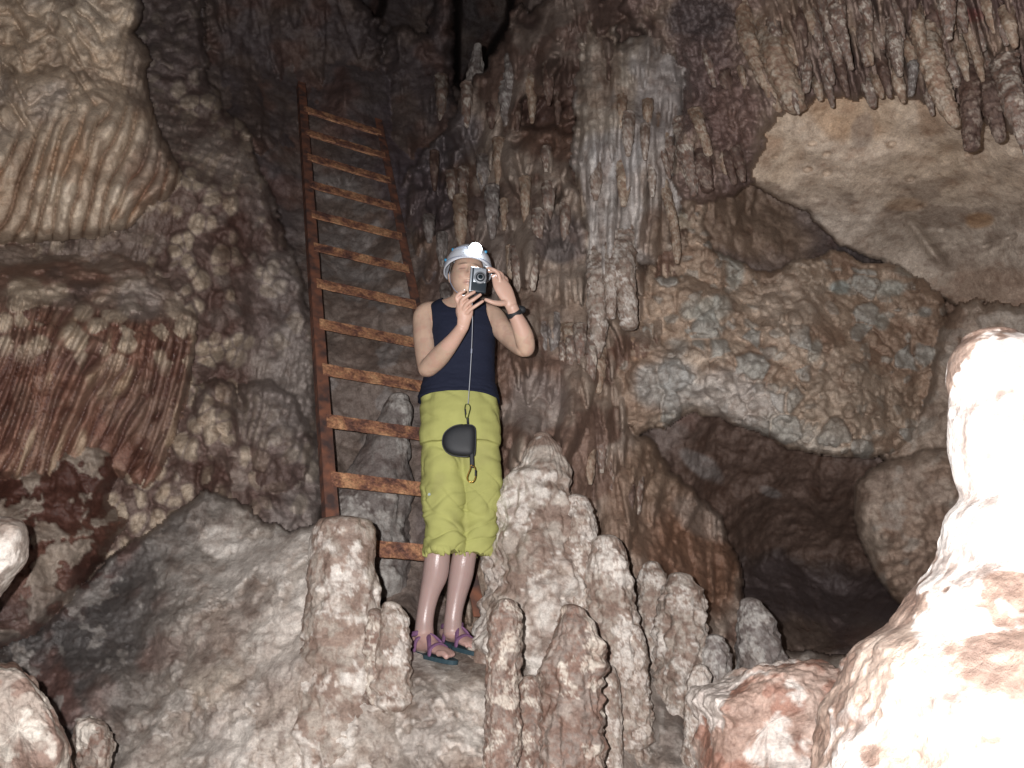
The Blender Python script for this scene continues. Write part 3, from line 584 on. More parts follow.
# ================================================================== STALAGMITES, STALACTITES, BOULDERS
def tube_rock(name, nodes_, Y, label, cat, group=None, seed=0, pal='pale', nr=96, flut=0.0, amp=.12, knob=.08, wet=.25, step=2.0, flat=1.0, root=0.0, squash=1.0, patch=.2):
    """a grown column: nodes (px, py, radius_px) at world depth Y; closed at both ends"""
    nd = np.array(nodes_, float)
    s = np.concatenate([[0], np.cumsum(np.hypot(np.diff(nd[:, 0]), np.diff(nd[:, 1])))])
    n = max(12, int(s[-1] / step)); u = np.linspace(0, s[-1], n)
    # rounded caps: denser near both ends
    def itp(v):
        a = np.interp(u, s, v); k = 5
        b = np.pad(a, k, mode='edge'); ker = np.hanning(2 * k + 3)[1:-1]; ker /= ker.sum(); return np.convolve(b, ker, 'valid')
    cx, cy, r = itp(nd[:, 0]), itp(nd[:, 1]), itp(nd[:, 2])
    rw = r * taxial(Y, 300) / FPX; Yk = Y + root * rw * (1 - sst(0, .45, u / s[-1]))
    cen = np.array([tuple(PY(a, b, yy)) for a, b, yy in zip(cx, cy, Yk)]); ta = np.array([taxial(Y, b) for b in cy]); rr = r * ta / FPX
    # cap rings
    def cap(c0, r0, dirv):
        out = []
        for a in np.linspace(0, math.pi / 2, 7)[:0:-1]:
            out.append((c0 + dirv * r0 * .75 * math.sin(a) * flat, r0 * math.cos(a) + 1e-4))
        return out
    d0 = cen[0] - cen[3]; d0 /= np.linalg.norm(d0); d1 = cen[-1] - cen[-4]; d1 /= np.linalg.norm(d1)
    c_s = cap(cen[0], rr[0], d0); c_e = cap(cen[-1], rr[-1], d1)[::-1]
    cen = np.array([c[0] for c in c_s] + list(cen) + [c[0] for c in c_e]); rr = np.array([c[1] for c in c_s] + list(rr) + [c[1] for c in c_e])
    A = np.linspace(0, 2 * math.pi, nr, endpoint=False)
    ca, sa = np.cos(A), np.sin(A)
    V = cen[:, None, :] + rr[:, None, None] * (ca[None, :, None] * np.array([1., 0, 0]) + squash * sa[None, :, None] * np.array([0, 1., 0]))
    nrm = ca[None, :, None] * np.array([1., 0, 0]) + sa[None, :, None] * np.array([0, 1., 0]) + np.zeros_like(V)
    R = max(rr.max(), .01)
    q = V.reshape(-1, 3) + seed * 3.7; sc = 1 / R
    n1 = fbm(q * np.array([1, 1, .6]), sc * .9, 5, .52, seed)
    w1, w2, cid = worley(q * np.array([1, 1, .8]) * sc * 2.2, seed + 1)
    v1, v2, ci2 = worley(q * sc * 5.5, seed + 2)
    th = np.tile(A, len(cen)); fl = np.abs(np.sin(th * max(3, int(nr / 14)) + 2.5 * n1)) ** .7
    loc = np.repeat(rr, nr)
    led = fbm(q * np.array([.8, .8, 2.6]), sc * 1.1, 4, .55, seed + 21); hi = fbm(q, sc * 7, 3, .6, seed + 31); bl = bil(q * np.array([1, 1, .8]), sc * 1.7, 4, seed + 51, .42)
    d = loc * (amp * n1 * 1.5 + amp * .8 * led + .025 * hi + amp * 2.2 * (bl - .45) + knob * 1.4 * (np.sqrt(np.clip(1 - w1, 0, 1)) - .5) + knob * .55 * (np.sqrt(np.clip(1 - v1, 0, 1)) - .5) + flut * fl)
    V = V.reshape(-1, 3) + nrm.reshape(-1, 3) * d[:, None]
    m = fbm(q, sc * .8, 5, .58, seed + 5) ; m2 = fbm(q, sc * 2.0, 4, .55, seed + 9)
    PAL = {'pale': ((.36, .31, .265), (.46, .41, .36), CAL, (.24, .165, .13)), 'brown': ((.23, .185, .16), (.31, .26, .225), (.58, .53, .46), (.2, .12, .09)),
           'grey': ((.24, .215, .20), (.3, .275, .26), (.5, .48, .45), (.16, .13, .12)), 'near': ((.24, .17, .135), (.46, .38, .32), (.66, .63, .6), (.15, .10, .078)),
           'tan': ((.36, .28, .21), (.44, .36, .28), (.52, .46, .38), (.27, .17, .12)), 'dark': ((.15, .095, .075), (.19, .13, .105), (.3, .24, .2), (.1, .065, .055)),
           'red': ((.36, .24, .19), (.43, .33, .27), (.6, .56, .52), (.24, .11, .075)), 'soot': ((.13, .11, .11), (.17, .145, .14), (.22, .2, .19), (.09, .075, .07))}[pal]
    col = mixc(PAL[0], PAL[1], sst(-.3, .3, n1)); col = mixc(col, PAL[3], .75 * sst(.05, .22, m2)); mm = m + .25 * hi + .25 * led; col = mixc(col, PAL[2], .9 * sst(patch - .03, patch + .05, mm)); col = mixc(col, PAL[3], .6 * sst(.3, .45, fbm(q, sc * 5, 3, .6, seed + 41)))
    col = mixc(col, PAL[3], .5 * sst(.12, .02, w2 - w1))
    nn = len(cen); idx = np.arange(nn * nr).reshape(nn, nr); nx = np.roll(idx, -1, 1)
    F = np.stack([idx[:-1], idx[1:], nx[1:], nx[:-1]], -1).reshape(-1, 4)
    Fl = F.tolist() if False else F
    Cc = np.concatenate([col, np.full((len(col), 1), wet)], 1)
    # orientation: make sure normals point outwards (axis may run down or up)
    if (cen[-1] - cen[0])[2] > 0: Fl = Fl[:, ::-1]
    o = mesh_obj(name, V, np.ascontiguousarray(Fl), ROCK, col=Cc)
    base = cen[-1] if cen[-1][2] < cen[0][2] else cen[0]
    o.data.transform(Matrix.Translation(-Vector(base.tolist()))); o.location = base.tolist()
    return props(o, label, cat, group)

def boulder(name, poly, t, depth_m, label, cat, seed=0, pal='red', res=150, amp=.08, wet=.4, knob=.05, patch=.2, cen=None):
    """closed rock with the given outline: its own depth and rounded thickness all round"""
    p = np.array(poly, float); c = p.mean(0) if cen is None else np.array(cen, float)
    ph = np.linspace(0, 2 * math.pi, res, endpoint=False)
    # radius of outline along each direction
    R = np.zeros(res)
    for k, a in enumerate(ph):
        dx, dy = math.cos(a), math.sin(a); best = 1.
        for q0, q1 in zip(p, np.roll(p, -1, 0)):
            e = q1 - q0; den = dx * e[1] - dy * e[0]
            if abs(den) < 1e-9: continue
            w_ = q0 - c; tt = (w_[0] * e[1] - w_[1] * e[0]) / den; ss = (w_[0] * dy - w_[1] * dx) / den
            if tt > 0 and -1e-6 <= ss <= 1 + 1e-6: best = max(best, tt)
        R[k] = best
    ker = np.array([1, 2, 1.]) / 4; R = np.convolve(np.concatenate([R[-1:], R, R[:1]]), ker, 'valid')
    ps = np.linspace(-math.pi / 2, math.pi / 2, res // 2)
    # superellipse section: a broad front that rolls over at the edge
    cr = np.cos(ps) ** .62; sr = np.sign(ps) * np.abs(np.sin(ps)) ** .9
    pxx = c[0] + R[None, :] * cr[:, None] * np.cos(ph)[None]; pyy = c[1] + R[None, :] * cr[:, None] * np.sin(ph)[None]
    V = pts(pxx, pyy, t + (depth_m * sr)[:, None] + 0 * pxx)
    V = V.reshape(-1, 3); Rm = R.mean() * t / FPX; cw = np.array(tuple(P(c[0], c[1], t)))
    nrm = V - cw; nrm /= np.linalg.norm(nrm, axis=1)[:, None] + 1e-9
    q = V + seed * 2.9; sc = 1 / Rm
    n1 = fbm(q, sc * 1.1, 5, .5, seed); w1, w2, cid = worley(q * sc * 3.2, seed + 1); v1, v2, c2 = worley(q * sc * 8, seed + 4)
    V = V + nrm * (Rm * (amp * 1.5 * n1 + amp * 1.8 * (bil(q, sc * 1.8, 5, seed + 51) - .6) + knob * (np.sqrt(np.clip(1 - w1, 0, 1)) - .5) + knob * .45 * (np.sqrt(np.clip(1 - v1, 0, 1)) - .5)))[:, None]
    m = fbm(q, sc * 1.2, 5, .58, seed + 5); m2 = fbm(q, sc * 2.4, 4, .55, seed + 9)
    PAL = {'red': ((.34, .235, .19), (.42, .32, .27), (.62, .58, .54), (.24, .11, .075)), 'brown': ((.25, .205, .175), (.34, .29, .25), (.58, .54, .48), (.17, .095, .07)), 'pale': ((.33, .285, .25), (.42, .37, .33), CAL, (.24, .165, .13))}[pal]
    col = mixc(PAL[0], PAL[1], sst(-.3, .3, n1)); col = mixc(col, PAL[3], .7 * sst(.02, .32, m2)); col = mixc(col, PAL[2], .8 * sst(patch - .06, patch + .06, m))
    nn = len(ps); idx = np.arange(nn * res).reshape(nn, res); nx = np.roll(idx, -1, 1)
    F = np.stack([idx[:-1], nx[:-1], nx[1:], idx[1:]], -1).reshape(-1, 4)
    o = mesh_obj(name, V, F, ROCK, col=np.concatenate([col, np.full((len(col), 1), wet)], 1))
    bm_ = bmesh.new(); bm_.from_mesh(o.data); bmesh.ops.recalc_face_normals(bm_, faces=bm_.faces); bm_.to_mesh(o.data); bm_.free()
    b = cw.copy(); b[2] = V[:, 2].min()
    o.data.transform(Matrix.Translation(-Vector(b.tolist()))); o.location = b.tolist()
    return props(o, label, cat)

SG = 'stalagmites growing around the caver'
# big white one at the right edge, close to the lens
tube_rock('stalagmite', [(990, 338, 24), (996, 352, 42), (1003, 376, 51), (1009, 400, 53), (1019, 436, 62), (1022, 462, 60), (1030, 496, 58), (1032, 512, 76), (1036, 540, 87), (1040, 570, 99), (1044, 600, 128), (1044, 628, 142), (1042, 640, 168), (1040, 660, 178), (1040, 700, 184), (1038, 740, 195), (1036, 800, 210), (1036, 900, 240), (1036, 1050, 250)],
    1.24, 'huge white stalagmite close by at the right edge, glaring in the light', 'stalagmite', SG, 3, 'near', 420, 0, .034, .03, .3, 1.6, .5, patch=.0)
# centre group
tube_rock('stalagmite', [(542, 436, 7), (544, 446, 14), (545, 464, 20), (541, 472, 27), (539, 480, 33), (537, 505, 38), (537, 540, 45), (541, 580, 52), (545, 620, 59), (548, 700, 64), (548, 800, 64)],
    3.42, 'tallest pale stalagmite with a brown pointed tip, right beside the yellow trousers', 'stalagmite', SG, 11, 'pale', 220, .05, .13, .12, patch=.02)
tube_rock('stalagmite', [(577, 500, 10), (580, 515, 14), (582, 550, 15), (584, 640, 16)], 3.28, 'narrow knobby rib grown onto the right flank of the tallest pale stalagmite', 'stalagmite', SG, 12, 'pale', 90, .0, .1, .16, patch=.02)
tube_rock('stalagmite', [(607, 543, 13), (608, 556, 18), (611, 600, 21), (617, 660, 25), (620, 720, 27), (620, 780, 27)], 3.2, 'flat-topped white crusted stalagmite just right of the tallest pale one', 'stalagmite', SG, 13, 'pale', 140, .04, .1, .14, patch=.05)
tube_rock('stalagmite', [(652, 566, 8), (653, 574, 14), (655, 610, 17), (657, 680, 19), (658, 740, 20)], 3.55, 'slim grey stalagmite with a white rounded top behind a wider knobby one', 'stalagmite', SG, 14, 'pale', 100, .0, .1, .10, patch=.2)
tube_rock('stalagmite', [(680, 582, 14), (682, 592, 21), (683, 630, 23), (681, 680, 24), (680, 740, 26)], 3.4, 'wide knobby grey stalagmite with a cream patch near its top', 'stalagmite', SG, 15, 'pale', 130, .0, .12, .12, patch=.16)
tube_rock('stalagmite', [(714, 640, 9), (715, 650, 15), (713, 680, 17), (712, 740, 18)], 3.35, 'short dark stalagmite between the wide knobby one and the reddish boulder', 'stalagmite', SG, 16, 'grey', 90, .0, .1, .14, patch=.2)
tube_rock('stalagmite', [(751, 603, 9), (754, 612, 15), (758, 640, 20), (764, 680, 24), (764, 720, 26)], 3.6, 'stubby grey stalagmite at the mouth of the dark hollow, above the reddish boulder', 'stalagmite', SG, 17, 'grey', 110, .0, .09, .08, patch=.22)
tube_rock('stalagmite', [(506, 604, 9), (506, 614, 15), (505, 650, 16), (501, 690, 16), (504, 720, 17), (502, 768, 18), (500, 850, 20)], 2.78, 'thin post-like stalagmite with cream patches, just right of the sandals', 'stalagmite', SG, 18, 'brown', 110, .0, .08, .12, patch=.1)
tube_rock('stalagmite', [(572, 611, 11), (576, 628, 19), (576, 645, 23), (575, 664, 30), (572, 680, 29), (574, 700, 27), (573, 768, 28), (572, 850, 30)], 2.72, 'stout brown stalagmite with a bulge and cream streaks at the bottom centre', 'stalagmite', SG, 19, 'brown', 150, .05, .1, .12, patch=.1)
tube_rock('stalagmite', [(530, 680, 8), (531, 690, 12), (530, 730, 14), (528, 820, 16)], 2.86, 'low brown knob between the thin post and the stout brown stalagmite', 'stalagmite', SG, 20, 'brown', 80, .0, .1, .2, patch=.3)
tube_rock('stalagmite', [(634, 628, 7), (636, 640, 10), (637, 680, 12), (638, 740, 14)], 3.15, 'thin cream rib squeezed between the flat-topped stalagmite and the slim one', 'stalagmite', SG, 28, 'pale', 80, .0, .1, .1, patch=.05)
tube_rock('stalagmite', [(606, 668, 8), (607, 680, 12), (608, 720, 14), (608, 800, 16)], 3.0, 'low pale knob right of the stout brown stalagmite', 'stalagmite', SG, 29, 'pale', 80, .0, .05, .05, patch=.1)
tube_rock('stalagmite', [(700, 668, 7), (701, 676, 11), (699, 700, 13), (698, 760, 15)], 3.1, 'small pale knob touching the left side of the reddish boulder', 'stalagmite', SG, 30, 'pale', 80, .0, .1, .1, patch=.1)
# left block before the ladder foot
tube_rock('stalagmite', [(344, 521, 24), (343, 530, 29), (342, 560, 31), (345, 600, 33), (342, 650, 42), (338, 720, 50), (338, 790, 50)], 3.12, 'thick stump with a flat top standing before the foot of the ladder', 'stalagmite', SG, 21, 'pale', 180, .0, .07, .06, flat=.35, patch=.22)
tube_rock('stalagmite', [(391, 606, 8), (394, 614, 13), (393, 640, 16), (392, 700, 20)], 3.0, 'small round knob between the thick stump and the sandals', 'stalagmite', SG, 22, 'pale', 80, .0, .1, .12, patch=.14)
tube_rock('stalagmite', [(376, 612, 7), (378, 625, 11), (378, 700, 16)], 3.02, 'tiny knob pressed against the right side of the thick stump', 'stalagmite', SG, 24, 'brown', 60, .0, .1, .12, patch=.14)
tube_rock('stalagmite', [(399, 398, 9), (398, 408, 15), (391, 430, 19), (383, 460, 26), (374, 490, 34), (366, 530, 42), (364, 580, 46)], 4.35, 'grey cone-shaped stalagmite seen through the rungs of the ladder', 'stalagmite', SG, 23, 'grey', 120, .0, .07, .05, patch=.2)
# far ones on the dark ridge
tube_rock('stalagmite', [(478, 44, 3), (477, 56, 5), (475, 72, 8), (472, 100, 11), (470, 130, 14)], 5.4, 'tiny pointed stalagmite on the ridge below the black opening', 'stalagmite', SG, 25, 'grey', 60, .0, .1, .08)
tube_rock('stalagmite', [(520, 10, 5), (520, 25, 9), (519, 50, 13), (517, 80, 15)], 5.4, 'small blunt stalagmite at the top of the ridge, right of the black opening', 'stalagmite', SG, 26, 'soot', 60, .0, .1, .08)
tube_rock('stalagmite', [(590, 14, 6), (590, 22, 10), (591, 38, 12), (592, 46, 13), (590, 60, 15), (592, 90, 17)], 4.65, 'round-topped pale stalagmite crowning the grey column', 'stalagmite', SG, 27, 'tan', 90, .0, .07, .06, patch=.3)
# boulders
boulder('boulder', [(690, 700), (698, 690), (715, 688), (741, 678), (757, 668), (788, 661), (815, 664), (850, 676), (890, 700), (900, 790), (880, 840), (710, 840), (696, 790), (699, 757), (701, 720)],
    2.35, .30, 'wet reddish boulder with a cream left rim, below the dark hollow', 'boulder', 31, 'red', 260, .06, .55, .07, patch=.24)
boulder('boulder', [(-90, 650), (0, 664), (18, 668), (34, 684), (46, 702), (58, 724), (70, 744), (72, 780), (60, 840), (-90, 840)], 2.15, .2, 'pale boulder with red-brown stains in the bottom left corner', 'boulder', 32, 'brown', 220, .06, .3, .06, patch=.16)
boulder('boulder', [(-150, 500), (-20, 512), (10, 516), (24, 522), (29, 540), (26, 560), (10, 580), (-6, 600), (-34, 640), (-44, 720), (-150, 740)], 2.3, .14, 'small rounded grey rock jutting in at the left edge', 'boulder', 33, 'pale', 220, .03, .4, .03, patch=.2)
boulder('boulder', [(76, 722), (90, 716), (106, 724), (112, 745), (108, 780), (80, 790), (70, 760)], 2.5, .1, 'small dark stained rock right of the bottom left boulder', 'boulder', 34, 'brown', 100, .08, .5, .1, patch=.2)
boulder('boulder', [(838, 664), (850, 654), (862, 652), (880, 660), (890, 700), (870, 740), (850, 735), (840, 700)], 2.0, .1, 'small grey-pink rock wedged between the reddish boulder and the white stalagmite', 'boulder', 35, 'red', 100, .08, .4, .05, patch=.3)
# stalactites
TG = 'stalactites hanging from the upper right wall'
ST = [([(741, 5, 9), (748, 40, 8), (762, 75, 6), (774, 100, 4), (780, 112, 2.5)], 4.35, 'slender leaning stalactite, left one of a close pair at the top right', 'tan'),
      ([(770, 20, 15), (778, 60, 13), (788, 90, 11), (796, 108, 8)], 4.2, 'thick blunt stalactite, right one of a close pair at the top right', 'tan'),
      ([(833, -20, 8), (838, 20, 7), (846, 50, 4), (852, 70, 2)], 3.95, 'narrow pointed stalactite hanging over the tan overhang', 'brown'),
      ([(807, 50, 6), (807, 72, 5), (806, 92, 3)], 4.1, 'short brown stalactite between the close pair and the narrow pointed one', 'brown'),
      ([(918, 10, 12), (928, 45, 11), (940, 90, 9), (949, 112, 7), (956, 126, 4)], 3.7, 'long leaning stalactite just left of the longest dark one', 'tan'),
      ([(966, 50, 11), (970, 80, 9.5), (972, 120, 8), (972, 148, 6.5)], 3.55, 'longest dark stalactite with a blunt wet tip, at the top right', 'dark'),
      ([(980, 60, 11), (988, 90, 8.5), (996, 120, 7), (1001, 140, 4.5)], 3.5, 'dark stalactite just right of the longest dark one', 'dark'),
      ([(1004, 60, 12), (1013, 100, 9), (1024, 140, 5), (1030, 160, 3)], 3.4, 'leaning stalactite cut by the right edge of the view', 'brown'),
      ([(913, 50, 6), (913, 75, 4), (911, 96, 2.5)], 3.8, 'small grey stalactite left of the long leaning one', 'grey'),
      ([(944, -20, 10), (948, 15, 6), (949, 40, 2.5)], 3.6, 'short reddish stalactite at the top edge above the longest dark one', 'brown'),
      ([(695, 110, 7), (699, 125, 5), (705, 140, 4.5), (709, 155, 3.5)], 4.3, 'pale stub stalactite in the hollow of the wet purple wall', 'tan'),
      ([(680, 120, 8), (686, 150, 7), (692, 180, 5.5), (694, 196, 3)], 4.35, 'brown stalactite left of the dark stub beneath the wet purple wall', 'brown'),
      ([(700, 145, 9), (704, 175, 8), (708, 190, 5.5)], 4.32, 'dark stub stalactite at the corner of the shadowed recess', 'dark'),
      ([(667, 130, 7), (669, 155, 5), (669, 174, 3)], 4.4, 'short stalactite on the right shoulder of the grey column', 'brown'),
      ([(662, 180, 5), (668, 200, 4.5), (674, 225, 4), (677, 250, 4), (677, 264, 2)], 4.3, 'long thin tan stalactite beside the grey column', 'tan'),
      ([(570, 315, 9), (571, 335, 8), (572, 352, 5), (571, 366, 2)], 4.15, 'white-stained pointed stalactite right of the raised elbow', 'tan'),
      ([(600, 235, 13), (599, 270, 11), (598, 320, 9), (598, 345, 6), (597, 358, 3)], 4.0, 'left long blade of the grey curtain right of the caver', 'pale'),
      ([(622, 235, 13), (624, 270, 10), (627, 300, 9), (629, 326, 8)], 4.02, 'right blunt blade of the grey curtain right of the caver', 'pale'),
      ([(612, 245, 9), (611, 280, 7), (611, 318, 4)], 4.05, 'short middle blade of the grey curtain right of the caver', 'pale'),
      ([(862, 20, 7), (864, 45, 5), (868, 66, 2.5)], 3.95, 'stubby brown stalactite right of the narrow pointed one', 'brown'),
      ([(892, 20, 8), (896, 50, 6), (900, 76, 2.5)], 3.85, 'thin brown stalactite over the middle of the tan overhang', 'brown')]
for k, (nd, Y, lab, pal) in enumerate(ST):
    # rooted in the wall above, hanging clear of it below
    cand = []
    for (a, b, r) in nd[:max(2, int(len(nd) * .6 + .5))]:
        tw = wall_t(min(a, 1040), max(b, -10)); cand.append(tw * (FWD[1] - UPV[1] * (b - 384) / FPX) - .35 * r * tw / FPX)
    Y = (min(cand) + .02) / .955
    tube_rock('stalactite', nd, Y * .955 - .02, lab, 'stalactite', TG, 40 + k, pal, 56, .10, .09, .06, .3, 1.5, root=2.6, patch=.25)

# the small ones that fringe the draped walls: nothing tells them apart
rs = np.random.RandomState(12)
def fringe(lines, n, label, group, pal, slant, jit, rr_, ll_, seed0):
    made = 0; used = []
    while made < n:
        ln = lines[rs.randint(len(lines))]; x = rs.uniform(ln[0][0], ln[-1][0]); y = np.interp(x, [q[0] for q in ln], [q[1] for q in ln]) + rs.uniform(-jit, jit)
        if any(abs(x - a) < 7 and abs(y - b) < 22 for a, b in used): continue
        used.append((x, y)); r = rs.uniform(*rr_); L_ = rs.uniform(*ll_) * (r / rr_[1]) ** .5
        nd = [(x - slant * L_, y - L_, r), (x - slant * L_ * .5, y - L_ * .5, r * .85), (x - slant * L_ * .2, y - L_ * .2, r * .6), (x, y, max(1.2, r * .3))]
        c = []
        for (a, b, q) in nd[:3]:
            tw = wall_t(min(max(a, -5), 1040), max(b, -10)); c.append(tw * (FWD[1] - UPV[1] * (b - 384) / FPX))
        Y = sorted(c)[0] + .012
        tube_rock('stalactite', nd, Y, label % {'brown': 'brown', 'dark': 'dark brown', 'tan': 'tan', 'grey': 'grey', 'pale': 'pale grey'}[pal[made % len(pal)]], 'stalactite', group, seed0 + made, pal[made % len(pal)], 28, .08, .10, .07, .35, 2.0, root=2.2, patch=.28); made += 1
fringe([[(420, 150), (470, 120), (570, 110)], [(410, 215), (500, 190), (580, 180)], [(410, 260), (500, 235), (590, 225)], [(430, 320), (540, 290), (590, 290)], [(540, 350), (600, 390)], [(590, 480), (640, 510)]], 46,
    'one of the short %s stalactites fringing the draped wall behind the caver', 'short stalactites on the draped wall', ['brown', 'dark', 'tan', 'brown', 'grey'], 0, 18, (4, 8), (30, 58), 100)
fringe([[(715, 95), (800, 75), (900, 78), (1020, 90)], [(760, 45), (900, 38), (1020, 45)], [(665, 190), (745, 178)], [(790, 112), (860, 106), (940, 112)]], 52,
    'one of the short %s stalactites crowding the wall above the tan overhang', 'short stalactites above the tan overhang', ['brown', 'tan', 'dark', 'brown', 'tan'], .25, 12, (3.6, 7.5), (30, 62), 160)
fringe([[(595, 215), (660, 200)], [(590, 130), (670, 150)]], 8,
    'one of the small %s stalactites on the pale column right of the caver', 'small stalactites on the grey column', ['pale', 'tan'], 0, 20, (4.5, 8), (30, 50), 210)
# ================================================================== LADDER
def rust_mat():
    m = bpy.data.materials.new('rusty_iron'); N, L = nodes(m); b = N['Principled BSDF']
    g = N.new('ShaderNodeNewGeometry')
    def nz(s, d, r=.6, dist=.4):
        n = N.new('ShaderNodeTexNoise'); n.inputs['Scale'].default_value = s; n.inputs['Detail'].default_value = d; n.inputs['Roughness'].default_value = r
        n.inputs['Distortion'].default_value = dist; L.new(g.outputs['Position'], n.inputs['Vector']); return n
    n = nz(9, 8, .7); n2 = nz(70, 4)
    r = N.new('ShaderNodeValToRGB'); e = r.color_ramp.elements
    e[0].position = .36; e[0].color = (.12, .065, .055, 1); e[1].position = .64; e[1].color = (.70, .41, .22, 1)
    q = e.new(.44); q.color = (.24, .115, .08, 1); q = e.new(.53); q.color = (.47, .235, .13, 1)
    L.new(n.outputs['Fac'], r.inputs[0]); mx = N.new('ShaderNodeMix'); mx.data_type = 'RGBA'; mx.blend_type = 'MULTIPLY'; mx.inputs[0].default_value = 1
    r2 = N.new('ShaderNodeValToRGB'); r2.color_ramp.elements[0].position = .35; r2.color_ramp.elements[0].color = (.6, .6, .6, 1); r2.color_ramp.elements[1].position = .65; r2.color_ramp.elements[1].color = (1.35, 1.3, 1.3, 1)
    L.new(n2.outputs['Fac'], r2.inputs[0]); L.new(r.outputs[0], mx.inputs[6]); L.new(r2.outputs[0], mx.inputs[7]); L.new(mx.outputs[2], b.inputs['Base Color'])
    b.inputs['Roughness'].default_value = .7; bp = N.new('ShaderNodeBump'); bp.inputs['Strength'].default_value = .5; bp.inputs['Distance'].default_value = .004
    L.new(n2.outputs['Fac'], bp.inputs['Height']); L.new(bp.outputs[0], b.inputs['Normal']); return m
RUST = rust_mat()
RUSTD = plain('dark_rusted_rail', (.085, .055, .05), .75, 0, nscale=14, bump=.6, col2=(.30, .125, .075))
def box_between(a, b, wv, dv, w_, d_, seg=24, jit=0.0):
    """bar from a to b with section w_ along wv and d_ along dv, edges slightly uneven; returns V, F"""
    V = []; F = []
    for k in range(seg + 1):
        c = a.lerp(b, k / seg)
        for sx, sy in ((-1, -1), (1, -1), (1, 1), (-1, 1)):
            v = c + wv * (sx * w_ / 2) + dv * (sy * d_ / 2)
            V.append(v + Vector((mnoise.noise(v * 23), mnoise.noise(v * 23 + Vector((9, 0, 0))), mnoise.noise(v * 23 + Vector((0, 9, 0))))) * jit)
        if k:
            o = 4 * (k - 1)
            for q in range(4): F.append((o + q, o + (q + 1) % 4, o + 4 + (q + 1) % 4, o + 4 + q))
    F.append((0, 3, 2, 1)); o = 4 * seg; F.append((o, o + 1, o + 2, o + 3))
    return V, F
def cam2w(v): return Vector((CAM + RGT * v[0] + UPV * v[1] + FWD * v[2]).tolist())
LA = np.array([-.77885297, -.71431986, 3.6]); LD = np.array([-.08075321, .26773847, .2615926]); LW = np.array([.54095749, -.09906753, .26475731])
def build_ladder():
    t0 = 0.25; t1 = 11.9
    root = empty('ladder', cam2w(LA - LD * t0), 'tall rusty iron ladder leaning back against the cave wall behind the person', 'ladder')
    D = (cam2w(LA + LD) - cam2w(LA)).normalized(); W = (cam2w(LA + LW) - cam2w(LA)).normalized(); Nn = W.cross(D).normalized()
    for nm, off, lo, hi in (('rail', LW * -.035, -.55, 12.2), ('rail', LW * 1.035, -.9, 11.6)):
        a = cam2w(LA + off + LD * lo); b = cam2w(LA + off + LD * hi)
        V, F = box_between(a, b, W, Nn, .062, .007, 60, .0025)          # angle iron: one flange facing us
        s = 1 if off[0] < 0 else -1
        V2, F2 = box_between(a - W * .0275 * s + Nn * .032 * -1, b - W * .0275 * s + Nn * .032 * -1, W, Nn, .007, .055, 60, .0015)
        n = len(V); mesh_obj(nm, [tuple(v) for v in V + V2], F + [tuple(i + n for i in f) for f in F2], RUSTD, root, smooth=False)
    for i in range(-1, 12):
        if i == -1: continue
        a = cam2w(LA + LD * i - LW * .03); b = cam2w(LA + LD * i + LW * 1.03)
        hgt = .088
        V, F = box_between(a - D * .02 + Nn * .004, b - D * .02 + Nn * .004, D, Nn, hgt, .007, 30, .003)
        V2, F2 = box_between(a + D * .014 - Nn * .0265, b + D * .014 - Nn * .0265, Nn, D, .042, .006, 30, .002)
        n = len(V); mesh_obj('rung', [tuple(v) for v in V + V2], F + [tuple(k + n for k in f) for f in F2], RUST, root, smooth=False)
build_ladder()
# ================================================================== THE PERSON
def rm(px, py, Y): return px * taxial(Y, py) / FPX          # pixels -> metres at that place
def frame_rings(cs, rxs, rys, side, nseg=24, caps=True, sub=6):
    """loft through centres with elliptical sections; side = rough direction of the rx axis"""
    cs = np.array([tuple(c) for c in cs], float); k = len(cs); tt = np.linspace(0, k - 1, (k - 1) * sub + 1)
    def cr(v):
        v = np.asarray(v, float); out = []
        for t in tt:
            i = min(int(t), k - 2); f = t - i
            p0, p1, p2, p3 = v[max(i - 1, 0)], v[i], v[i + 1], v[min(i + 2, k - 1)]
            out.append(.5 * ((2 * p1) + (-p0 + p2) * f + (2 * p0 - 5 * p1 + 4 * p2 - p3) * f * f + (-p0 + 3 * p1 - 3 * p2 + p3) * f ** 3))
        return np.array(out)
    C_ = cr(cs); A_ = np.maximum(cr(rxs), 1e-4); B_ = np.maximum(cr(rys), 1e-4)
    T_ = np.gradient(C_, axis=0); T_ /= np.linalg.norm(T_, axis=1)[:, None]
    sd = np.asarray(side, float); S_ = sd - (T_ @ sd)[:, None] * T_; S_ /= np.linalg.norm(S_, axis=1)[:, None]; U_ = np.cross(T_, S_)
    a = np.linspace(0, 2 * math.pi, nseg, endpoint=False); V = []
    if caps:
        for q in (.25, .6, .88): V.append((C_[0] - T_[0] * A_[0] * .8 * math.sqrt(1 - q * q), A_[0] * q, B_[0] * q, 0))
    for i in range(len(C_)): V.append((C_[i], A_[i], B_[i], i))
    if caps:
        for q in (.88, .6, .25): V.append((C_[-1] + T_[-1] * A_[-1] * .8 * math.sqrt(1 - q * q), A_[-1] * q, B_[-1] * q, len(C_) - 1))
    R = [c + np.cos(a)[:, None] * rx * S_[i] + np.sin(a)[:, None] * ry * U_[i] for c, rx, ry, i in V]
    Vv = np.concatenate(R); n = len(R); F = []
    for i in range(n - 1):
        for j in range(nseg): F.append((i * nseg + j, i * nseg + (j + 1) % nseg, (i + 1) * nseg + (j + 1) % nseg, (i + 1) * nseg + j))
    if caps: F.append(tuple(range(nseg))[::-1]); F.append(tuple((n - 1) * nseg + j for j in range(nseg)))
    return Vv, F
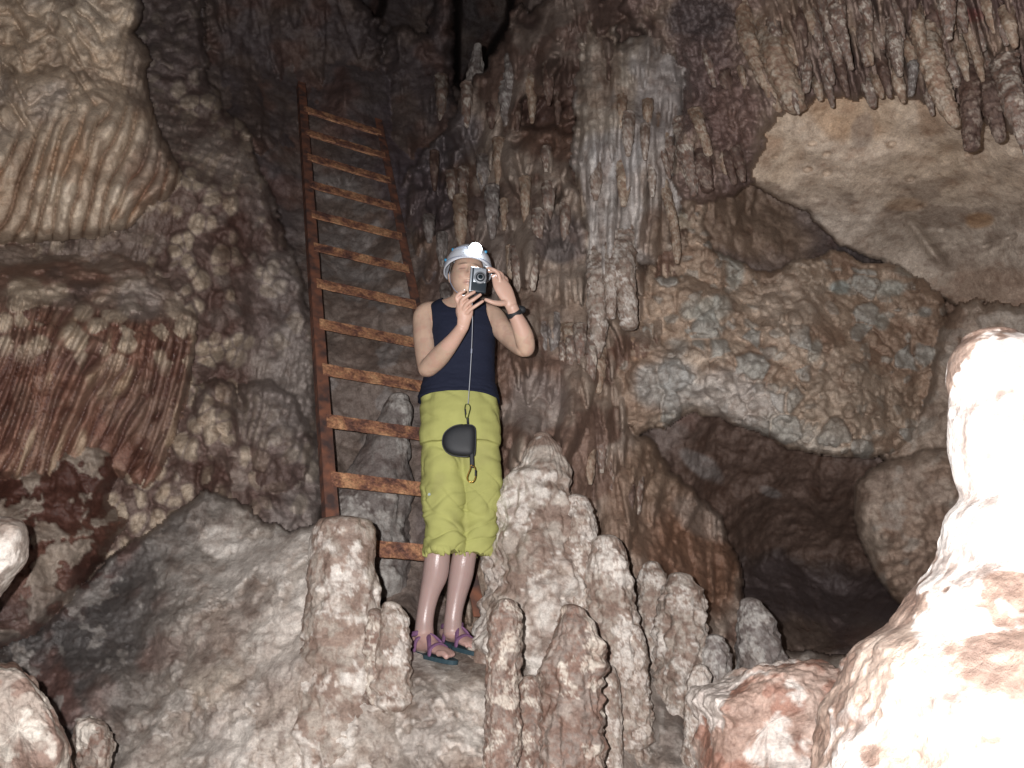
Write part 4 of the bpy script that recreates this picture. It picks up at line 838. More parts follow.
class Soup:
    def __init__(s): s.V = []; s.F = []; s.n = 0
    def add(s, VF):
        V, F = VF; s.V += [tuple(v) for v in V]; s.F += [tuple(i + s.n for i in f) for f in F]; s.n += len(V); return s
    def tube(s, pts_, r, side=(1, 0, 0), ry=None, nseg=16, sub=5, caps=True):
        r = list(r) if hasattr(r, '__len__') else [r] * len(pts_); ry = r if ry is None else (list(ry) if hasattr(ry, '__len__') else [ry] * len(pts_))
        return s.add(frame_rings(pts_, r, ry, side, nseg, caps, sub))
    def obj(s, name, mat, parent=None, smooth=True): return mesh_obj(name, s.V, s.F, mat, parent, smooth)
def fuse(s, voxel, smooth_it=3):
    """union of overlapping closed tubes as one continuous skin"""
    me = bpy.data.meshes.new('tmp'); me.from_pydata(s.V, [], s.F); me.update()
    b = bmesh.new(); b.from_mesh(me); bmesh.ops.recalc_face_normals(b, faces=b.faces); b.to_mesh(me); b.free()
    o = bpy.data.objects.new('tmp', me); COL.objects.link(o)
    m = o.modifiers.new('r', 'REMESH'); m.mode = 'VOXEL'; m.voxel_size = voxel; m.use_smooth_shade = True
    if smooth_it: q = o.modifiers.new('s', 'SMOOTH'); q.iterations = smooth_it; q.factor = .5
    dg = bpy.context.evaluated_depsgraph_get(); dg.update(); ev = bpy.data.meshes.new_from_object(o.evaluated_get(dg))
    bpy.data.objects.remove(o); bpy.data.meshes.remove(me)
    n = len(ev.vertices); V = np.zeros(n * 3); ev.vertices.foreach_get('co', V); N_ = np.zeros(n * 3); ev.vertices.foreach_get('normal', N_)
    F = [tuple(p.vertices) for p in ev.polygons]; bpy.data.meshes.remove(ev)
    return V.reshape(-1, 3), N_.reshape(-1, 3), F

def attr_mat(name, rough, spec=.4, sss=0.0, bump=.15, bscale=300, wet=None, weave=False):
    m = bpy.data.materials.new(name); N, L = nodes(m); b = N['Principled BSDF']
    at = N.new('ShaderNodeVertexColor'); at.layer_name = 'Col'; L.new(at.outputs['Color'], b.inputs['Base Color'])
    b.inputs['Roughness'].default_value = rough; b.inputs['Specular IOR Level'].default_value = spec
    if sss: b.inputs['Subsurface Weight'].default_value = sss; b.inputs['Subsurface Radius'].default_value = (.6, .25, .15); b.inputs['Subsurface Scale'].default_value = .008
    g = N.new('ShaderNodeNewGeometry'); n = N.new('ShaderNodeTexNoise'); n.inputs['Scale'].default_value = bscale; n.inputs['Detail'].default_value = 3
    L.new(g.outputs['Position'], n.inputs['Vector']); bp = N.new('ShaderNodeBump'); bp.inputs['Strength'].default_value = bump; bp.inputs['Distance'].default_value = .002
    L.new(n.outputs['Fac'], bp.inputs['Height']); L.new(bp.outputs[0], b.inputs['Normal'])
    if wet:
        mr = N.new('ShaderNodeMapRange'); L.new(at.outputs['Alpha'], mr.inputs[0]); mr.inputs[3].default_value = rough; mr.inputs[4].default_value = wet
        L.new(mr.outputs[0], b.inputs['Roughness'])
    return m
SKIN = attr_mat('skin', .44, .45, .12, .3, 200, wet=.27)
NAVY = plain('navy_cotton', (.011, .014, .030), .85, nscale=350, bump=.25, col2=(.018, .022, .042), spec=.2)
LIME = attr_mat('lime_cotton', .85, .2, 0, .3, 420)
BLACK = plain('black_neoprene', (.012, .014, .017), .6, nscale=400, bump=.2, col2=(.02, .022, .026))
PURPLE = plain('purple_webbing', (.13, .055, .13), .7, nscale=300, bump=.3, col2=(.20, .10, .19))
TEAL = plain('dark_teal_sole', (.018, .045, .06), .75, nscale=80, bump=.3, col2=(.03, .06, .075))
WHITE = plain('white_shell', (.62, .66, .74), .35, nscale=20, col2=(.70, .74, .80))
BLUEP = plain('blue_plastic', (.04, .28, .50), .4)
GREYP = plain('grey_strap', (.25, .28, .36), .7, nscale=300, bump=.2, col2=(.3, .33, .42))
SILV = plain('silver_metal', (.62, .68, .74), .42, .7)
DARKP = plain('dark_camera_plastic', (.03, .04, .05), .3, .2)
GLASS = plain('lens_glass', (.01, .02, .025), .06, 0, spec=.8)
GOLD = plain('brass_metal', (.55, .33, .08), .25, .9)
OLIVE = plain('green_metal', (.12, .15, .05), .3, .7)
CORD = plain('pale_cord', (.38, .40, .45), .6)
LAMP = plain('headlamp_lens', (.9, .95, 1), .2, emis=((.86, .95, 1.0), 26.0))
HAIR = plain('dark_hair', (.03, .022, .018), .6, nscale=200, bump=.6, col2=(.06, .045, .035))

YB = 3.30
person = empty('person', PY(440, 655, 3.28), 'caver in navy tank top and lime trousers photographing us with a small camera', 'person')
# torso sections: py -> (cx, half width px, half depth m, world Y)
TOR = [(292, 463, 9, .055, 3.345), (299, 462, 12, .06, 3.345), (304, 460, 24, .070, 3.345), (311, 459, 33, .085, 3.34), (320, 460, 34, .10, 3.335), (333, 463, 31.5, .112, 3.33), (347, 463, 30.5, .115, 3.33), (365, 461, 32, .105, 3.33),
       (380, 459, 34, .105, 3.33), (394, 458.5, 36, .11, 3.33), (410, 459, 38, .12, 3.335), (430, 460, 39.5, .125, 3.34), (450, 460, 39.5, .12, 3.34)]
def tor(py): return [float(np.interp(py, [t[0] for t in TOR], [t[k] for t in TOR])) for k in range(1, 5)]
def torso_loft(grow, lo, hi, n, nseg=64):
    R = []
    for py in np.linspace(lo, hi, n):
        cx, hw, hd, Y = tor(py); c = np.array(tuple(PY(cx, py, Y))); a = np.linspace(0, 2 * math.pi, nseg, endpoint=False)
        rx = rm(hw, py, Y) + grow; ry = hd + grow
        ex = .86
        R.append(c + (np.sign(np.cos(a)) * np.abs(np.cos(a)) ** ex * rx)[:, None] * np.array([1, 0, 0]) + (np.sign(np.sin(a)) * np.abs(np.sin(a)) ** ex * ry)[:, None] * np.array([0, 1, 0]))
    return R
def grid_faces(n, m):
    return [(i * m + j, i * m + (j + 1) % m, (i + 1) * m + (j + 1) % m, (i + 1) * m + j) for i in range(n - 1) for j in range(m)]
body = Soup()
R = torso_loft(-.004, 290, 425, 40, 48); V = np.concatenate(R); F = grid_faces(40, 48) + [tuple(range(48))[::-1], tuple(39 * 48 + j for j in range(48))]
body.add((V, F))
# neck
body.tube([PY(461, 312, 3.345), PY(463, 302, 3.33), PY(466, 288, 3.31)], [.062, .053, .052], nseg=24)
# head
HC = PY(467.2, 277, 3.275); HYAW = math.radians(10); HROLL = math.radians(4); HP = math.radians(3)
HM = Matrix.Translation(HC) @ Matrix.Rotation(HYAW, 4, 'Z') @ Matrix.Rotation(HROLL, 4, 'Y') @ Matrix.Rotation(HP, 4, 'X')
def head_mesh():
    nu, nv = 96, 72; V = []
    for i in range(nv + 1):
        th = math.pi * i / nv; z = math.cos(th)
        for j in range(nu):
            a = 2 * math.pi * j / nu; x = math.cos(a) * math.sin(th); y = math.sin(a) * math.sin(th)       # y<0 looks at us
            X = x * .074; Y_ = y * .092; Z = z * .116
            if z < 0:
                k = 1 - .34 * z * z * (1 if y < .2 else .6); X *= k; Y_ = Y_ * (1 - .12 * z * z) + (-.012 * -z if y < 0 else 0.02 * z)
            fr = max(0, -y) ** 2
            def g(cx, cz, sx, sz): return math.exp(-((X - cx) / sx) ** 2 - ((Z - cz) / sz) ** 2)
            Y_ -= fr * (.024 * g(0, -.022, .012, .014) + .014 * g(0, .0, .008, .02))
            Y_ -= fr * .007 * (g(.028, .026, .022, .008) + g(-.028, .026, .022, .008))
            Y_ += fr * .010 * (g(.031, .008, .016, .012) + g(-.031, .008, .016, .012))
            Y_ -= fr * .005 * (g(.031, .007, .010, .006) + g(-.031, .007, .010, .006))
            Y_ -= fr * .006 * (g(.038, -.024, .02, .02) + g(-.038, -.024, .02, .02))
            Y_ -= fr * (.008 * g(0, -.052, .02, .006) + .007 * g(0, -.062, .016, .006)) - fr * .006 * g(0, -.0575, .022, .0022)
            Y_ -= fr * .009 * g(0, -.092, .02, .016)
            V.append(tuple(HM @ Vector((X, Y_, Z))))
    F = [(i * nu + j, (i + 1) * nu + j, (i + 1) * nu + (j + 1) % nu, i * nu + (j + 1) % nu) for i in range(nv) for j in range(nu)]
    return V, F
body.add(head_mesh())
for sx in (-1, 1):       # ears
    body.tube([HM @ Vector((sx * .072, .012, .018)), HM @ Vector((sx * .079, .016, .002)), HM @ Vector((sx * .074, .010, -.028))], [.012, .016, .008], side=(0, 1, 0), ry=[.006, .007, .005], nseg=12)
# arms ------------------------------------------------------------
def arm(nd, side=(1, 0, 0), flat=None):
    body.tube([PY(a, b, y) for a, b, y, r in nd], [rm(r, b, y) for a, b, y, r in nd], side=side, nseg=24, sub=6, ry=None if flat is None else [rm(r, b, y) * f for (a, b, y, r), f in zip(nd, flat)])
# image-left arm
arm([(437, 311, 3.34, 10), (426, 315, 3.33, 12), (425, 330, 3.31, 12), (425, 345, 3.28, 11), (426, 360, 3.24, 9.8), (427, 369, 3.21, 9)])
arm([(426, 368, 3.22, 8.5), (429, 367, 3.20, 9.5), (438, 358, 3.15, 10.3), (447, 348, 3.10, 9), (455, 338, 3.06, 7.3), (462, 328, 3.02, 6.2)])
# image-right arm
arm([(485, 312, 3.34, 9.5), (494, 317, 3.33, 10.5), (501, 328, 3.29, 10.6), (510, 338, 3.24, 10), (519, 346, 3.18, 9), (524, 349, 3.15, 8.4)])
arm([(525, 350, 3.16, 7.6), (526, 347, 3.14, 9.0), (524, 337, 3.11, 9.8), (520, 326, 3.08, 8.6), (515, 315, 3.05, 6.8), (512, 307, 3.03, 6.0)])
# hands -----------------------------------------------------------
def fing(nd):
    body.tube([PY(a, b, y) for a, b, y, r in nd], [rm(r, b, y) for a, b, y, r in nd], nseg=12, sub=4)
# lower hand: palm turned towards us side-on, fingers laid over the front of the camera
arm([(462.5, 328, 3.02, 6.0), (464, 320, 3.00, 6.8), (465, 312, 2.985, 8.2), (464, 305, 2.975, 7.8), (462, 300, 2.97, 6.0)], flat=[.75, .62, .5, .48, .5])
fing([(459, 304, 2.975, 2.3), (456.5, 298, 2.965, 2.2), (459.5, 293.5, 2.955, 2.0), (464.5, 291, 2.955, 1.6)])
fing([(461, 306, 2.97, 2.4), (462, 300.5, 2.955, 2.2), (468, 295.5, 2.945, 2.0), (474.5, 291.8, 2.945, 1.7)])
fing([(464, 309, 2.97, 2.4), (467, 304, 2.955, 2.2), (473.5, 299.5, 2.945, 2.0), (480.5, 294.6, 2.945, 1.65)])
fing([(467, 313, 2.975, 2.2), (471, 309, 2.96, 2.0), (477, 305, 2.95, 1.8), (483, 301, 2.95, 1.5)])
fing([(460, 318, 3.01, 2.8), (458, 310, 3.04, 2.5), (461, 302, 3.06, 2.2), (467, 297, 3.065, 1.9)])          # thumb behind the camera
# upper hand: a C round the other end, index on top, thumb underneath
arm([(512, 308, 3.03, 6.0), (509, 300, 3.02, 7.2), (505, 292, 3.015, 8.6), (501, 285, 3.01, 8.4), (498, 279, 3.01, 6.5)], side=(1, .2, .3), flat=[.75, .6, .48, .46, .5])
fing([(500, 281, 3.00, 2.4), (498, 273.5, 2.985, 2.2), (493, 269.5, 2.975, 2.0), (487, 268, 2.985, 1.6)])
fing([(503, 283, 3.01, 2.4), (502, 275, 3.02, 2.2), (495, 271, 3.03, 2.0), (489, 271.5, 3.04, 1.7)])
fing([(506, 287, 3.02, 2.4), (506, 279, 3.04, 2.2), (499, 275.5, 3.055, 2.0), (492, 276, 3.06, 1.7)])
fing([(508, 292, 3.03, 2.2), (508, 285, 3.055, 2.0), (502, 281, 3.07, 1.8), (495, 281, 3.075, 1.5)])
fing([(508, 302, 3.02, 3.2), (501, 303.5, 3.005, 3.0), (493, 302.5, 2.99, 2.5), (485.5, 299.5, 2.985, 1.9)])     # thumb
# legs ------------------------------------------------------------
arm([(443, 440, 3.345, 14), (442, 480, 3.34, 13.5), (441, 520, 3.325, 12.5), (438.5, 545, 3.315, 12.3), (437, 560, 3.315, 12.9), (435, 575, 3.325, 12.8), (430, 592, 3.33, 10.2), (426.5, 608, 3.335, 9.0), (424.5, 622, 3.335, 9.0), (424, 634, 3.33, 9.8)])
arm([(477, 440, 3.345, 14), (475.5, 480, 3.36, 13.5), (472, 520, 3.37, 12.5), (466.5, 545, 3.37, 12), (463.5, 560, 3.365, 12.2), (461, 575, 3.375, 12.2), (457, 594, 3.38, 10.3), (454.5, 608, 3.38, 9), (453, 620, 3.38, 9), (452.5, 632, 3.375, 9.6)])
# feet: heel, instep, ball, five toes
def foot(hl, bl, ank, wid, tilt=0):
    """hl, bl = world points of heel and ball on the sole"""
    hl, bl = Vector(hl), Vector(bl); d = bl - hl; L_ = d.length; dn = d.normalized(); up = Vector((0, 0, 1)); sd = dn.cross(up).normalized(); u2 = sd.cross(dn)
    a = hl + u2 * .030; b = hl.lerp(bl, .45) + u2 * .030; c = bl + u2 * .017
    body.tube([a - dn * .012, a + dn * .02, b, hl.lerp(bl, .75) + u2 * .022, c], [.027, .032, .031, .037, wid], side=sd, ry=[.026, .032, .029, .021, .016], nseg=20)
    body.tube([ank, ank.lerp(hl.lerp(bl, .35) + u2 * .035, .6), hl.lerp(bl, .62) + u2 * .026], [.033, .034, .03], side=sd, ry=[.036, .034, .022], nseg=20)
    return hl, bl, dn, sd, u2
def toes(bl, dn, sd, u2, wid, flip):
    spec = [(.8, .012, .050, .0125), (.38, .008, .046, .0092), (.0, .005, .043, .0088), (-.38, .001, .038, .0084), (-.76, -.006, .032, .008)]
    for (s, st, ln, r) in spec:
        p = bl + sd * (s * wid * flip) + dn * (st - .006) + u2 * .015
        body.tube([p, p + dn * ln * .55 + u2 * .004, p + dn * ln - u2 * .004], [r, r * .95, r * .9], side=sd, nseg=12, sub=4)
F1 = foot(PY(415, 649, 3.37), PY(444, 657, 3.23), PY(424, 628, 3.335), .040)
toes(F1[1], F1[2], F1[3], F1[4], .040, 1)
F2 = foot(PY(446, 640, 3.43), PY(469, 648, 3.32), PY(452.5, 626, 3.38), .038)
toes(F2[1], F2[2], F2[3], F2[4], .038, -1)
Vb, Nb, Fb = fuse(body, .0030, 3)
# skin colour: pinker hands, feet and face features; brows, lashes, lips
col = np.tile(np.array([.55, .385, .29]), (len(Vb), 1))
nz_ = fbm(Vb, 9, 5, .6, 201); col *= (1 + .20 * nz_)[:, None]; col = mixc(col, (.48, .26, .21), .35 * sst(.1, .5, fbm(Vb, 22, 3, .6, 202)))
inv = np.array(HM.inverted()); L3 = Vb @ inv[:3, :3].T + inv[:3, 3]
isf = (np.abs(L3[:, 0]) < .085) & (np.abs(L3[:, 2]) < .13) & (L3[:, 1] < -.01) & (L3[:, 1] > -.15)
def gg(cx, cz, sx, sz): return np.exp(-((L3[:, 0] - cx) / sx) ** 4 - ((L3[:, 2] - cz) / sz) ** 4) * isf
for sx in (-1, 1):
    col = mixc(col, (.12, .075, .06), .8 * gg(sx * .031, .0275, .018, .0038)); col = mixc(col, (.10, .055, .05), .85 * gg(sx * .031, .005, .013, .0026)); col = mixc(col, (.42, .24, .20), .4 * gg(sx * .031, .010, .017, .010))
col = mixc(col, (.46, .24, .20), .6 * gg(0, -.057, .023, .010)); col = mixc(col, (.17, .07, .06), .8 * gg(0, -.0575, .021, .0018))
zz = Vb[:, 2]; leg = sst(CAM[2] + .32, CAM[2] + .25, zz)
col = mixc(col, (.36, .255, .245), .85 * leg); ft = sst(CAM[2] - .02, CAM[2] - .07, zz); col = mixc(col, (.50, .31, .27), .8 * ft)
hand = (Vb[:, 1] < 3.07) & (zz > CAM[2] + .9); col = mixc(col, (.58, .365, .29), .7 * hand.astype(float))
wetl = .75 * leg * (1 - ft)
bo = mesh_obj('body', Vb, Fb, SKIN, person, col=np.concatenate([col, wetl[:, None]], 1))

# ---- tank top: shell over the torso with cut armholes and neck
def tank():
    n, m = 130, 160; pys = np.linspace(297, 405, n); R = torso_loft(.006, 297, 405, n, m); V = np.array(R)
    a = np.linspace(0, 2 * math.pi, m, endpoint=False)
    P3 = V.reshape(-1, 3)
    w_ = .0045 * fbm(P3 * np.array([1, 1, 2.2]), 9, 3, .5, 211) + .003 * fbm(P3 * np.array([1, 1, 3.]), 22, 2, .5, 212)
    hemy = np.repeat(sst(375, 405, pys), m); w_ = w_ * (.4 + .9 * hemy) + .010 * hemy
    nr_ = np.stack([np.cos(a), np.sin(a), 0 * a], -1); V = V + (w_.reshape(n, m, 1)) * nr_[None]
    # hem follows the photo: a little higher in front of the hips
    V = V.copy(); F = []
    for i in range(n - 1):
        cx, hw, hd, Y = tor(pys[i])
        for j in range(m):
            x = math.cos(a[j]) * hw; f = math.sin(a[j]) < 0
            y = pys[i]
            if y < 341 and abs(x) > 24.5 + 7.5 * ((y - 303) / 38.) ** 4 + (0 if f else -1): continue
            if y < (316 if f else 308) and abs(x) < 15 - 9 * max(0, (y - 303) / 13.) ** 2: continue
            if y > 401 + 3.5 * (abs(x) / 36.) ** 2 - 3: continue
            F.append((i * m + j, i * m + (j + 1) % m, (i + 1) * m + (j + 1) % m, (i + 1) * m + j))
    b = bmesh.new(); vs_ = [b.verts.new(v) for v in V.reshape(-1, 3)]
    for f in F: b.faces.new([vs_[k] for k in f])
    bmesh.ops.delete(b, geom=[v for v in b.verts if not v.link_faces], context='VERTS')
    for it in range(14):
        new = {}
        for v in b.verts:
            e = [x for x in v.link_edges if x.is_boundary]
            if len(e) == 2: new[v] = v.co * .4 + (e[0].other_vert(v).co + e[1].other_vert(v).co) * .3
        for v, c in new.items(): v.co = c
    b.verts.index_update(); V2 = [tuple(v.co) for v in b.verts]; F2 = [tuple(v.index for v in f.verts) for f in b.faces]; b.free()
    o = mesh_obj('tank_top', V2, F2, NAVY, person)
    s = o.modifiers.new('t', 'SOLIDIFY'); s.thickness = .004; s.offset = 0
tank()
# ---- trousers
def trousers():
    s = Soup(); R = torso_loft(.008, 393, 446, 20, 48); V = np.concatenate(R)
    s.add((V, grid_faces(20, 48) + [tuple(range(48))[::-1], tuple(19 * 48 + j for j in range(48))]))
    def tb(nd): s.tube([PY(a, b, y) for a, b, y, r in nd], [rm(r, b, y) for a, b, y, r in nd], nseg=36, sub=6, caps=False); 
    def tbc(nd):
        VF = frame_rings([PY(a, b, y) for a, b, y, r in nd], [rm(r, b, y) for a, b, y, r in nd], [rm(r * .98, b, y) for a, b, y, r in nd], (1, 0, 0), 36, False, 6)
        V, F = VF; n = len(V); F = F + [tuple(range(36))[::-1], tuple(n - 36 + j for j in range(36))]; s.add((V, F))
    tbc([(444, 420, 3.34, 16), (443, 436, 3.34, 20.5), (443.5, 455, 3.34, 23), (444, 480, 3.335, 23), (444.5, 505, 3.325, 22.2), (445, 530, 3.32, 21.6), (445.5, 552, 3.32, 21.3)])
    tbc([(476, 420, 3.34, 16), (478, 436, 3.34, 20.5), (478.5, 455, 3.345, 22), (480, 480, 3.355, 21.5), (480, 505, 3.36, 20.6), (477.5, 530, 3.365, 19.6), (474, 553, 3.37, 18.6)])
    rs = np.random.RandomState(4)          # frayed tufts at the hems
    for (cx, Y, r) in ((445, 3.32, 20.6), (474, 3.37, 17.8)):
        for k in range(44):
            a = rs.uniform(0, 6.28); c = PY(cx, 551, Y) + Vector((math.cos(a) * rm(r, 553, Y), math.sin(a) * rm(r, 553, Y), .006))
            e = c + Vector((rs.uniform(-.01, .01), rs.uniform(-.004, .004), -rs.uniform(.016, .036))); s.tube([c, c.lerp(e, .5), e], [.006, .005, .0035], nseg=8, sub=2)
    V, N_, F = fuse(s, .0035, 9)
    px = (V[:, 0]); z = V[:, 2]
    # folds: long diagonal ones over the thighs, bunched rings above the hems
    q = V * np.array([1., 1., 1.])
    low = sst(CAM[2] + .62, CAM[2] + .36, z)
    f1 = pn(np.stack([q[:, 0] * 5, q[:, 1] * 5, (z + .5 * q[:, 0]) * 9], -1), 3); f2 = pn(np.stack([q[:, 0] * 7, q[:, 1] * 7, (z - .55 * q[:, 0]) * 16], -1), 5); f3 = pn(np.stack([q[:, 0] * 16, q[:, 1] * 12, z * 30], -1), 7); f4 = pn(np.stack([q[:, 0] * 14, q[:, 1] * 14, z * 4], -1), 9)
    d = .011 * f1 + (.004 + .008 * low) * f2 + .004 * f3 * (1 + low) + .009 * f4 * (1 - low) - .004 * np.exp(-(f1 / .1) ** 2) - .004 * np.exp(-(f2 / .1) ** 2) * (.2 + low)
    V = V + N_ * d[:, None]
    col = np.tile(np.array([.375, .38, .13]), (len(V), 1)); col *= (1 + .12 * fbm(V, 8, 4, .5, 220))[:, None]; col = mixc(col, (.31, .30, .115), .5 * sst(.1, .5, fbm(V, 5, 3, .5, 221)))
    sp = np.hypot(V[:, 0] - PY(427.5, 492, 3.2)[0], z - PY(427.5, 492, 3.2)[2]) < .006
    col[sp & (V[:, 1] < 3.34)] = (.5, .6, .62)
    t = mesh_obj('trousers', V, F, LIME, person, col=np.concatenate([col, np.ones((len(col), 1))], 1))
trousers()
# ---- helmet with headlamp
def helmet():
    M = HM @ Matrix.Translation((0.001, .008, .040)) @ Matrix.Scale(1.05, 4); V = []; F = []; nu, nv = 72, 28
    for i in range(nv + 1):
        th = (math.pi * .53) * i / nv
        for j in range(nu):
            a = 2 * math.pi * j / nu; x, y, z = math.sin(th) * math.cos(a), math.sin(th) * math.sin(a), math.cos(th)
            k = 1 + .012 * math.exp(-((math.cos(4 * a)) / .3) ** 2) * sst(.3, .6, th) * sst(1.3, 1.1, th) + .03 * sst(1.45, 1.6, th)
            X, Y_, Z = x * .094 * k, y * .115 * k, z * .098
            Z += .012 * max(0, -y) * sst(1.2, 1.66, th) - .010 * (x * x) * sst(1.2, 1.66, th) - .022 * max(0, y) * sst(1.0, 1.66, th)
            V.append(tuple(M @ Vector((X, Y_, Z))))
    F = [(i * nu + j, (i + 1) * nu + j, (i + 1) * nu + (j + 1) % nu, i * nu + (j + 1) % nu) for i in range(nv) for j in range(nu)]
    h = mesh_obj('helmet', V, F, WHITE, person)
    m = h.modifiers.new('s', 'SOLIDIFY'); m.thickness = .006; m.offset = 1
    def on(a, th, k=1.02):
        x, y, z = math.sin(th) * math.cos(a), math.sin(th) * math.sin(a), math.cos(th); return M @ Vector((x * .094 * k, y * .115 * k, z * .098 * k))
    # grey rim band and blue spots and grooves
    b = Soup(); b.tube([on(math.radians(t), 1.50, 1.05) for t in range(150, 400, 12)], .0045, nseg=8, sub=3, ry=.004); b.obj('helmet_rim', GREYP, h)
    for (a, th) in ((205, .95), (182, 1.32), (318, .95)):
        c = on(math.radians(a), th, 1.075); n_ = (c - M.translation).normalized(); s = Soup(); s.tube([c - n_ * .003, c + n_ * .002], [.0075, .0065], side=(0, 0, 1), nseg=14); s.obj('blue_stud', BLUEP, h)
    g = Soup(); g.tube([on(math.radians(t), .98, 1.07) for t in range(208, 262, 6)], .0028, nseg=8, sub=2); g.obj('lamp_cable', GREYP, h)
    # headlamp
    c = on(math.radians(280), 1.04, 1.04); aim = (Vector((c[0] * .3, 0, CAM[2])) - c).normalized()
    s = Soup(); s.tube([c - aim * .012, c + aim * .012, c + aim * .022], [.027, .028, .0285], side=(1, 0, 0), nseg=28, caps=True); hl = s.obj('headlamp', DARKP, h)
    hb = c + aim * .0435
    a_ = aim.cross(Vector((0, 0, 1))).normalized(); b_ = a_.cross(aim)
    Vd = [tuple(hb)]; rings = 6
    for r in range(1, rings + 1):
        for j in range(28):
            t = 2 * math.pi * j / 28; q = r / rings; Vd.append(tuple(hb + aim * (.006 * (1 - q * q) - .002) + (a_ * math.cos(t) + b_ * math.sin(t)) * .028 * q))
    Fd = [(0, 1 + (j + 1) % 28, 1 + j) for j in range(28)]
    for r in range(rings - 1):
        for j in range(28): o = 1 + r * 28; Fd.append((o + j, o + (j + 1) % 28, o + 28 + (j + 1) % 28, o + 28 + j))
    # a thin lens disc with its own thickness
    ln = mesh_obj('lamp_lens', Vd, Fd, LAMP, h); sm = ln.modifiers.new('s', 'SOLIDIFY'); sm.thickness = .004
    li = bpy.data.lights.new('headlamp_light', 'SPOT'); li.energy = 14; li.color = (.75, .88, 1); li.spot_size = math.radians(100); li.spot_blend = .8; li.shadow_soft_size = .02
    lo = bpy.data.objects.new('headlamp_light', li); COL.objects.link(lo); lo.location = hb + aim * .02; lo.rotation_euler = aim.to_track_quat('-Z', 'Y').to_euler()
    # chin strap
    for sx in (-1, 1):
        s = Soup(); s.tube([HM @ Vector((sx * .080, -.012, .028)), HM @ Vector((sx * .079, -.018, -.01)), HM @ Vector((sx * .071, -.026, -.050)), HM @ Vector((sx * .045, -.045, -.092)), HM @ Vector((0, -.052, -.116))], .0065, side=(0, 1, 0), ry=.002, nseg=8); s.obj('chin_strap', GREYP, h)
helmet()
for k in range(26):
    sx = -1 if k < 13 else 1; q = (k % 13) / 12.
    if k % 13 == 0: hs = Soup()
    hs.tube([HM @ Vector((sx * (.074), -.03 + .07 * q, .045)), HM @ Vector((sx * (.0795), -.026 + .075 * q, .024)), HM @ Vector((sx * .0785, -.022 + .08 * q, .006 - .02 * q))], [.006, .006, .003], nseg=6, sub=3)
    if k % 13 == 12: hs.obj('hair', HAIR, person)
# ---- watch
wc = PY(514.2, 313.2, 3.05); wa = (PY(520, 326, 3.08) - PY(512, 307, 3.03)).normalized()
e1 = wa.cross(Vector((0, 1, 0))).normalized(); e2 = wa.cross(e1)
s = Soup(); s.tube([wc + (e1 * math.cos(t) * .031 + e2 * math.sin(t) * .030) for t in np.linspace(0, 2 * math.pi, 25)], .003, side=tuple(wa), ry=.003, nseg=10, sub=2, caps=False)
V, F = frame_rings([wc - wa * .011, wc - wa * .008, wc + wa * .008, wc + wa * .011], [.030, .0325, .0325, .030], [.029, .0315, .0315, .029], tuple(e1), 36, False, 3)
wt = mesh_obj('wristwatch', V, F, BLACK, person); sm = wt.modifiers.new('s', 'SOLIDIFY'); sm.thickness = .003
s = Soup(); q = wc + e1 * .0335 * (1 if e1[0] > 0 else -1); s.tube([q - Vector((.003, 0, 0)), q + Vector((.006, 0, 0))], [.017, .015], side=(0, 1, 0), nseg=20); s.obj('watch_case', BLACK, wt)
# ---- sandals
def sandal(Ft, wid, flip):
    hl, bl, dn, sd, u2 = Ft
    o = []; n = 40
    tl = bl + dn * .064
    L_ = (tl - hl).length + .03
    for k in range(n):
        a = 2 * math.pi * k / n; x = math.cos(a); y = math.sin(a)
        w_ = .045 if x > 0 else .034
        o.append(hl - dn * .02 + dn * (L_ / 2) * (1 + x) + sd * (math.copysign(abs(y) ** .75, y) * (w_ * (1 - .1 * abs(x)))))
    V = [tuple(p - u2 * .0015) for p in o] + [tuple(p - u2 * .009) for p in o] + [tuple(p - u2 * .017) for p in o]
    F = [tuple(range(n)), tuple(range(2 * n, 3 * n))[::-1]]
    for b0 in (0, n):
        for k in range(n): F.append((b0 + k, b0 + n + k, b0 + n + (k + 1) % n, b0 + (k + 1) % n))
    r = mesh_obj('sandal', V, F, TEAL, person, smooth=False)
    def strap(P_, w__=.0105):
        s = Soup(); s.tube(P_, w__, side=tuple(dn), ry=.0052, nseg=8, sub=6); s.obj('strap', PURPLE, r)
    m = hl.lerp(bl, .80); 
    strap([m + sd * .043 + u2 * .004, m + sd * .038 + u2 * .028, m + u2 * .044, m - sd * .038 + u2 * .028, m - sd * .043 + u2 * .004])
    m2 = hl.lerp(bl, .40)
    strap([m + sd * .042 + u2 * .006, hl.lerp(bl, .62) + sd * .024 + u2 * .048, m2 + u2 * .066 , m2 - dn * .02 - sd * .038 + u2 * .045, m2 - dn * .03 - sd * .038 + u2 * .004])
    strap([m - sd * .042 + u2 * .006, hl.lerp(bl, .62) - sd * .024 + u2 * .050, m2 + u2 * .069 , m2 - dn * .02 + sd * .038 + u2 * .045, m2 - dn * .03 + sd * .038 + u2 * .004])
    c = hl + dn * .028 + u2 * .062
    s = Soup(); s.tube([c + dn * (.043 * math.cos(t)) + sd * (.041 * math.sin(t)) + u2 * (.012 * math.cos(t)) for t in np.linspace(0, 2 * math.pi, 21)], .0105, side=tuple(u2), ry=.0045, nseg=8, sub=2, caps=False); s.obj('strap', PURPLE, r)
sandal(F1, .04, 1); sandal(F2, .038, -1)

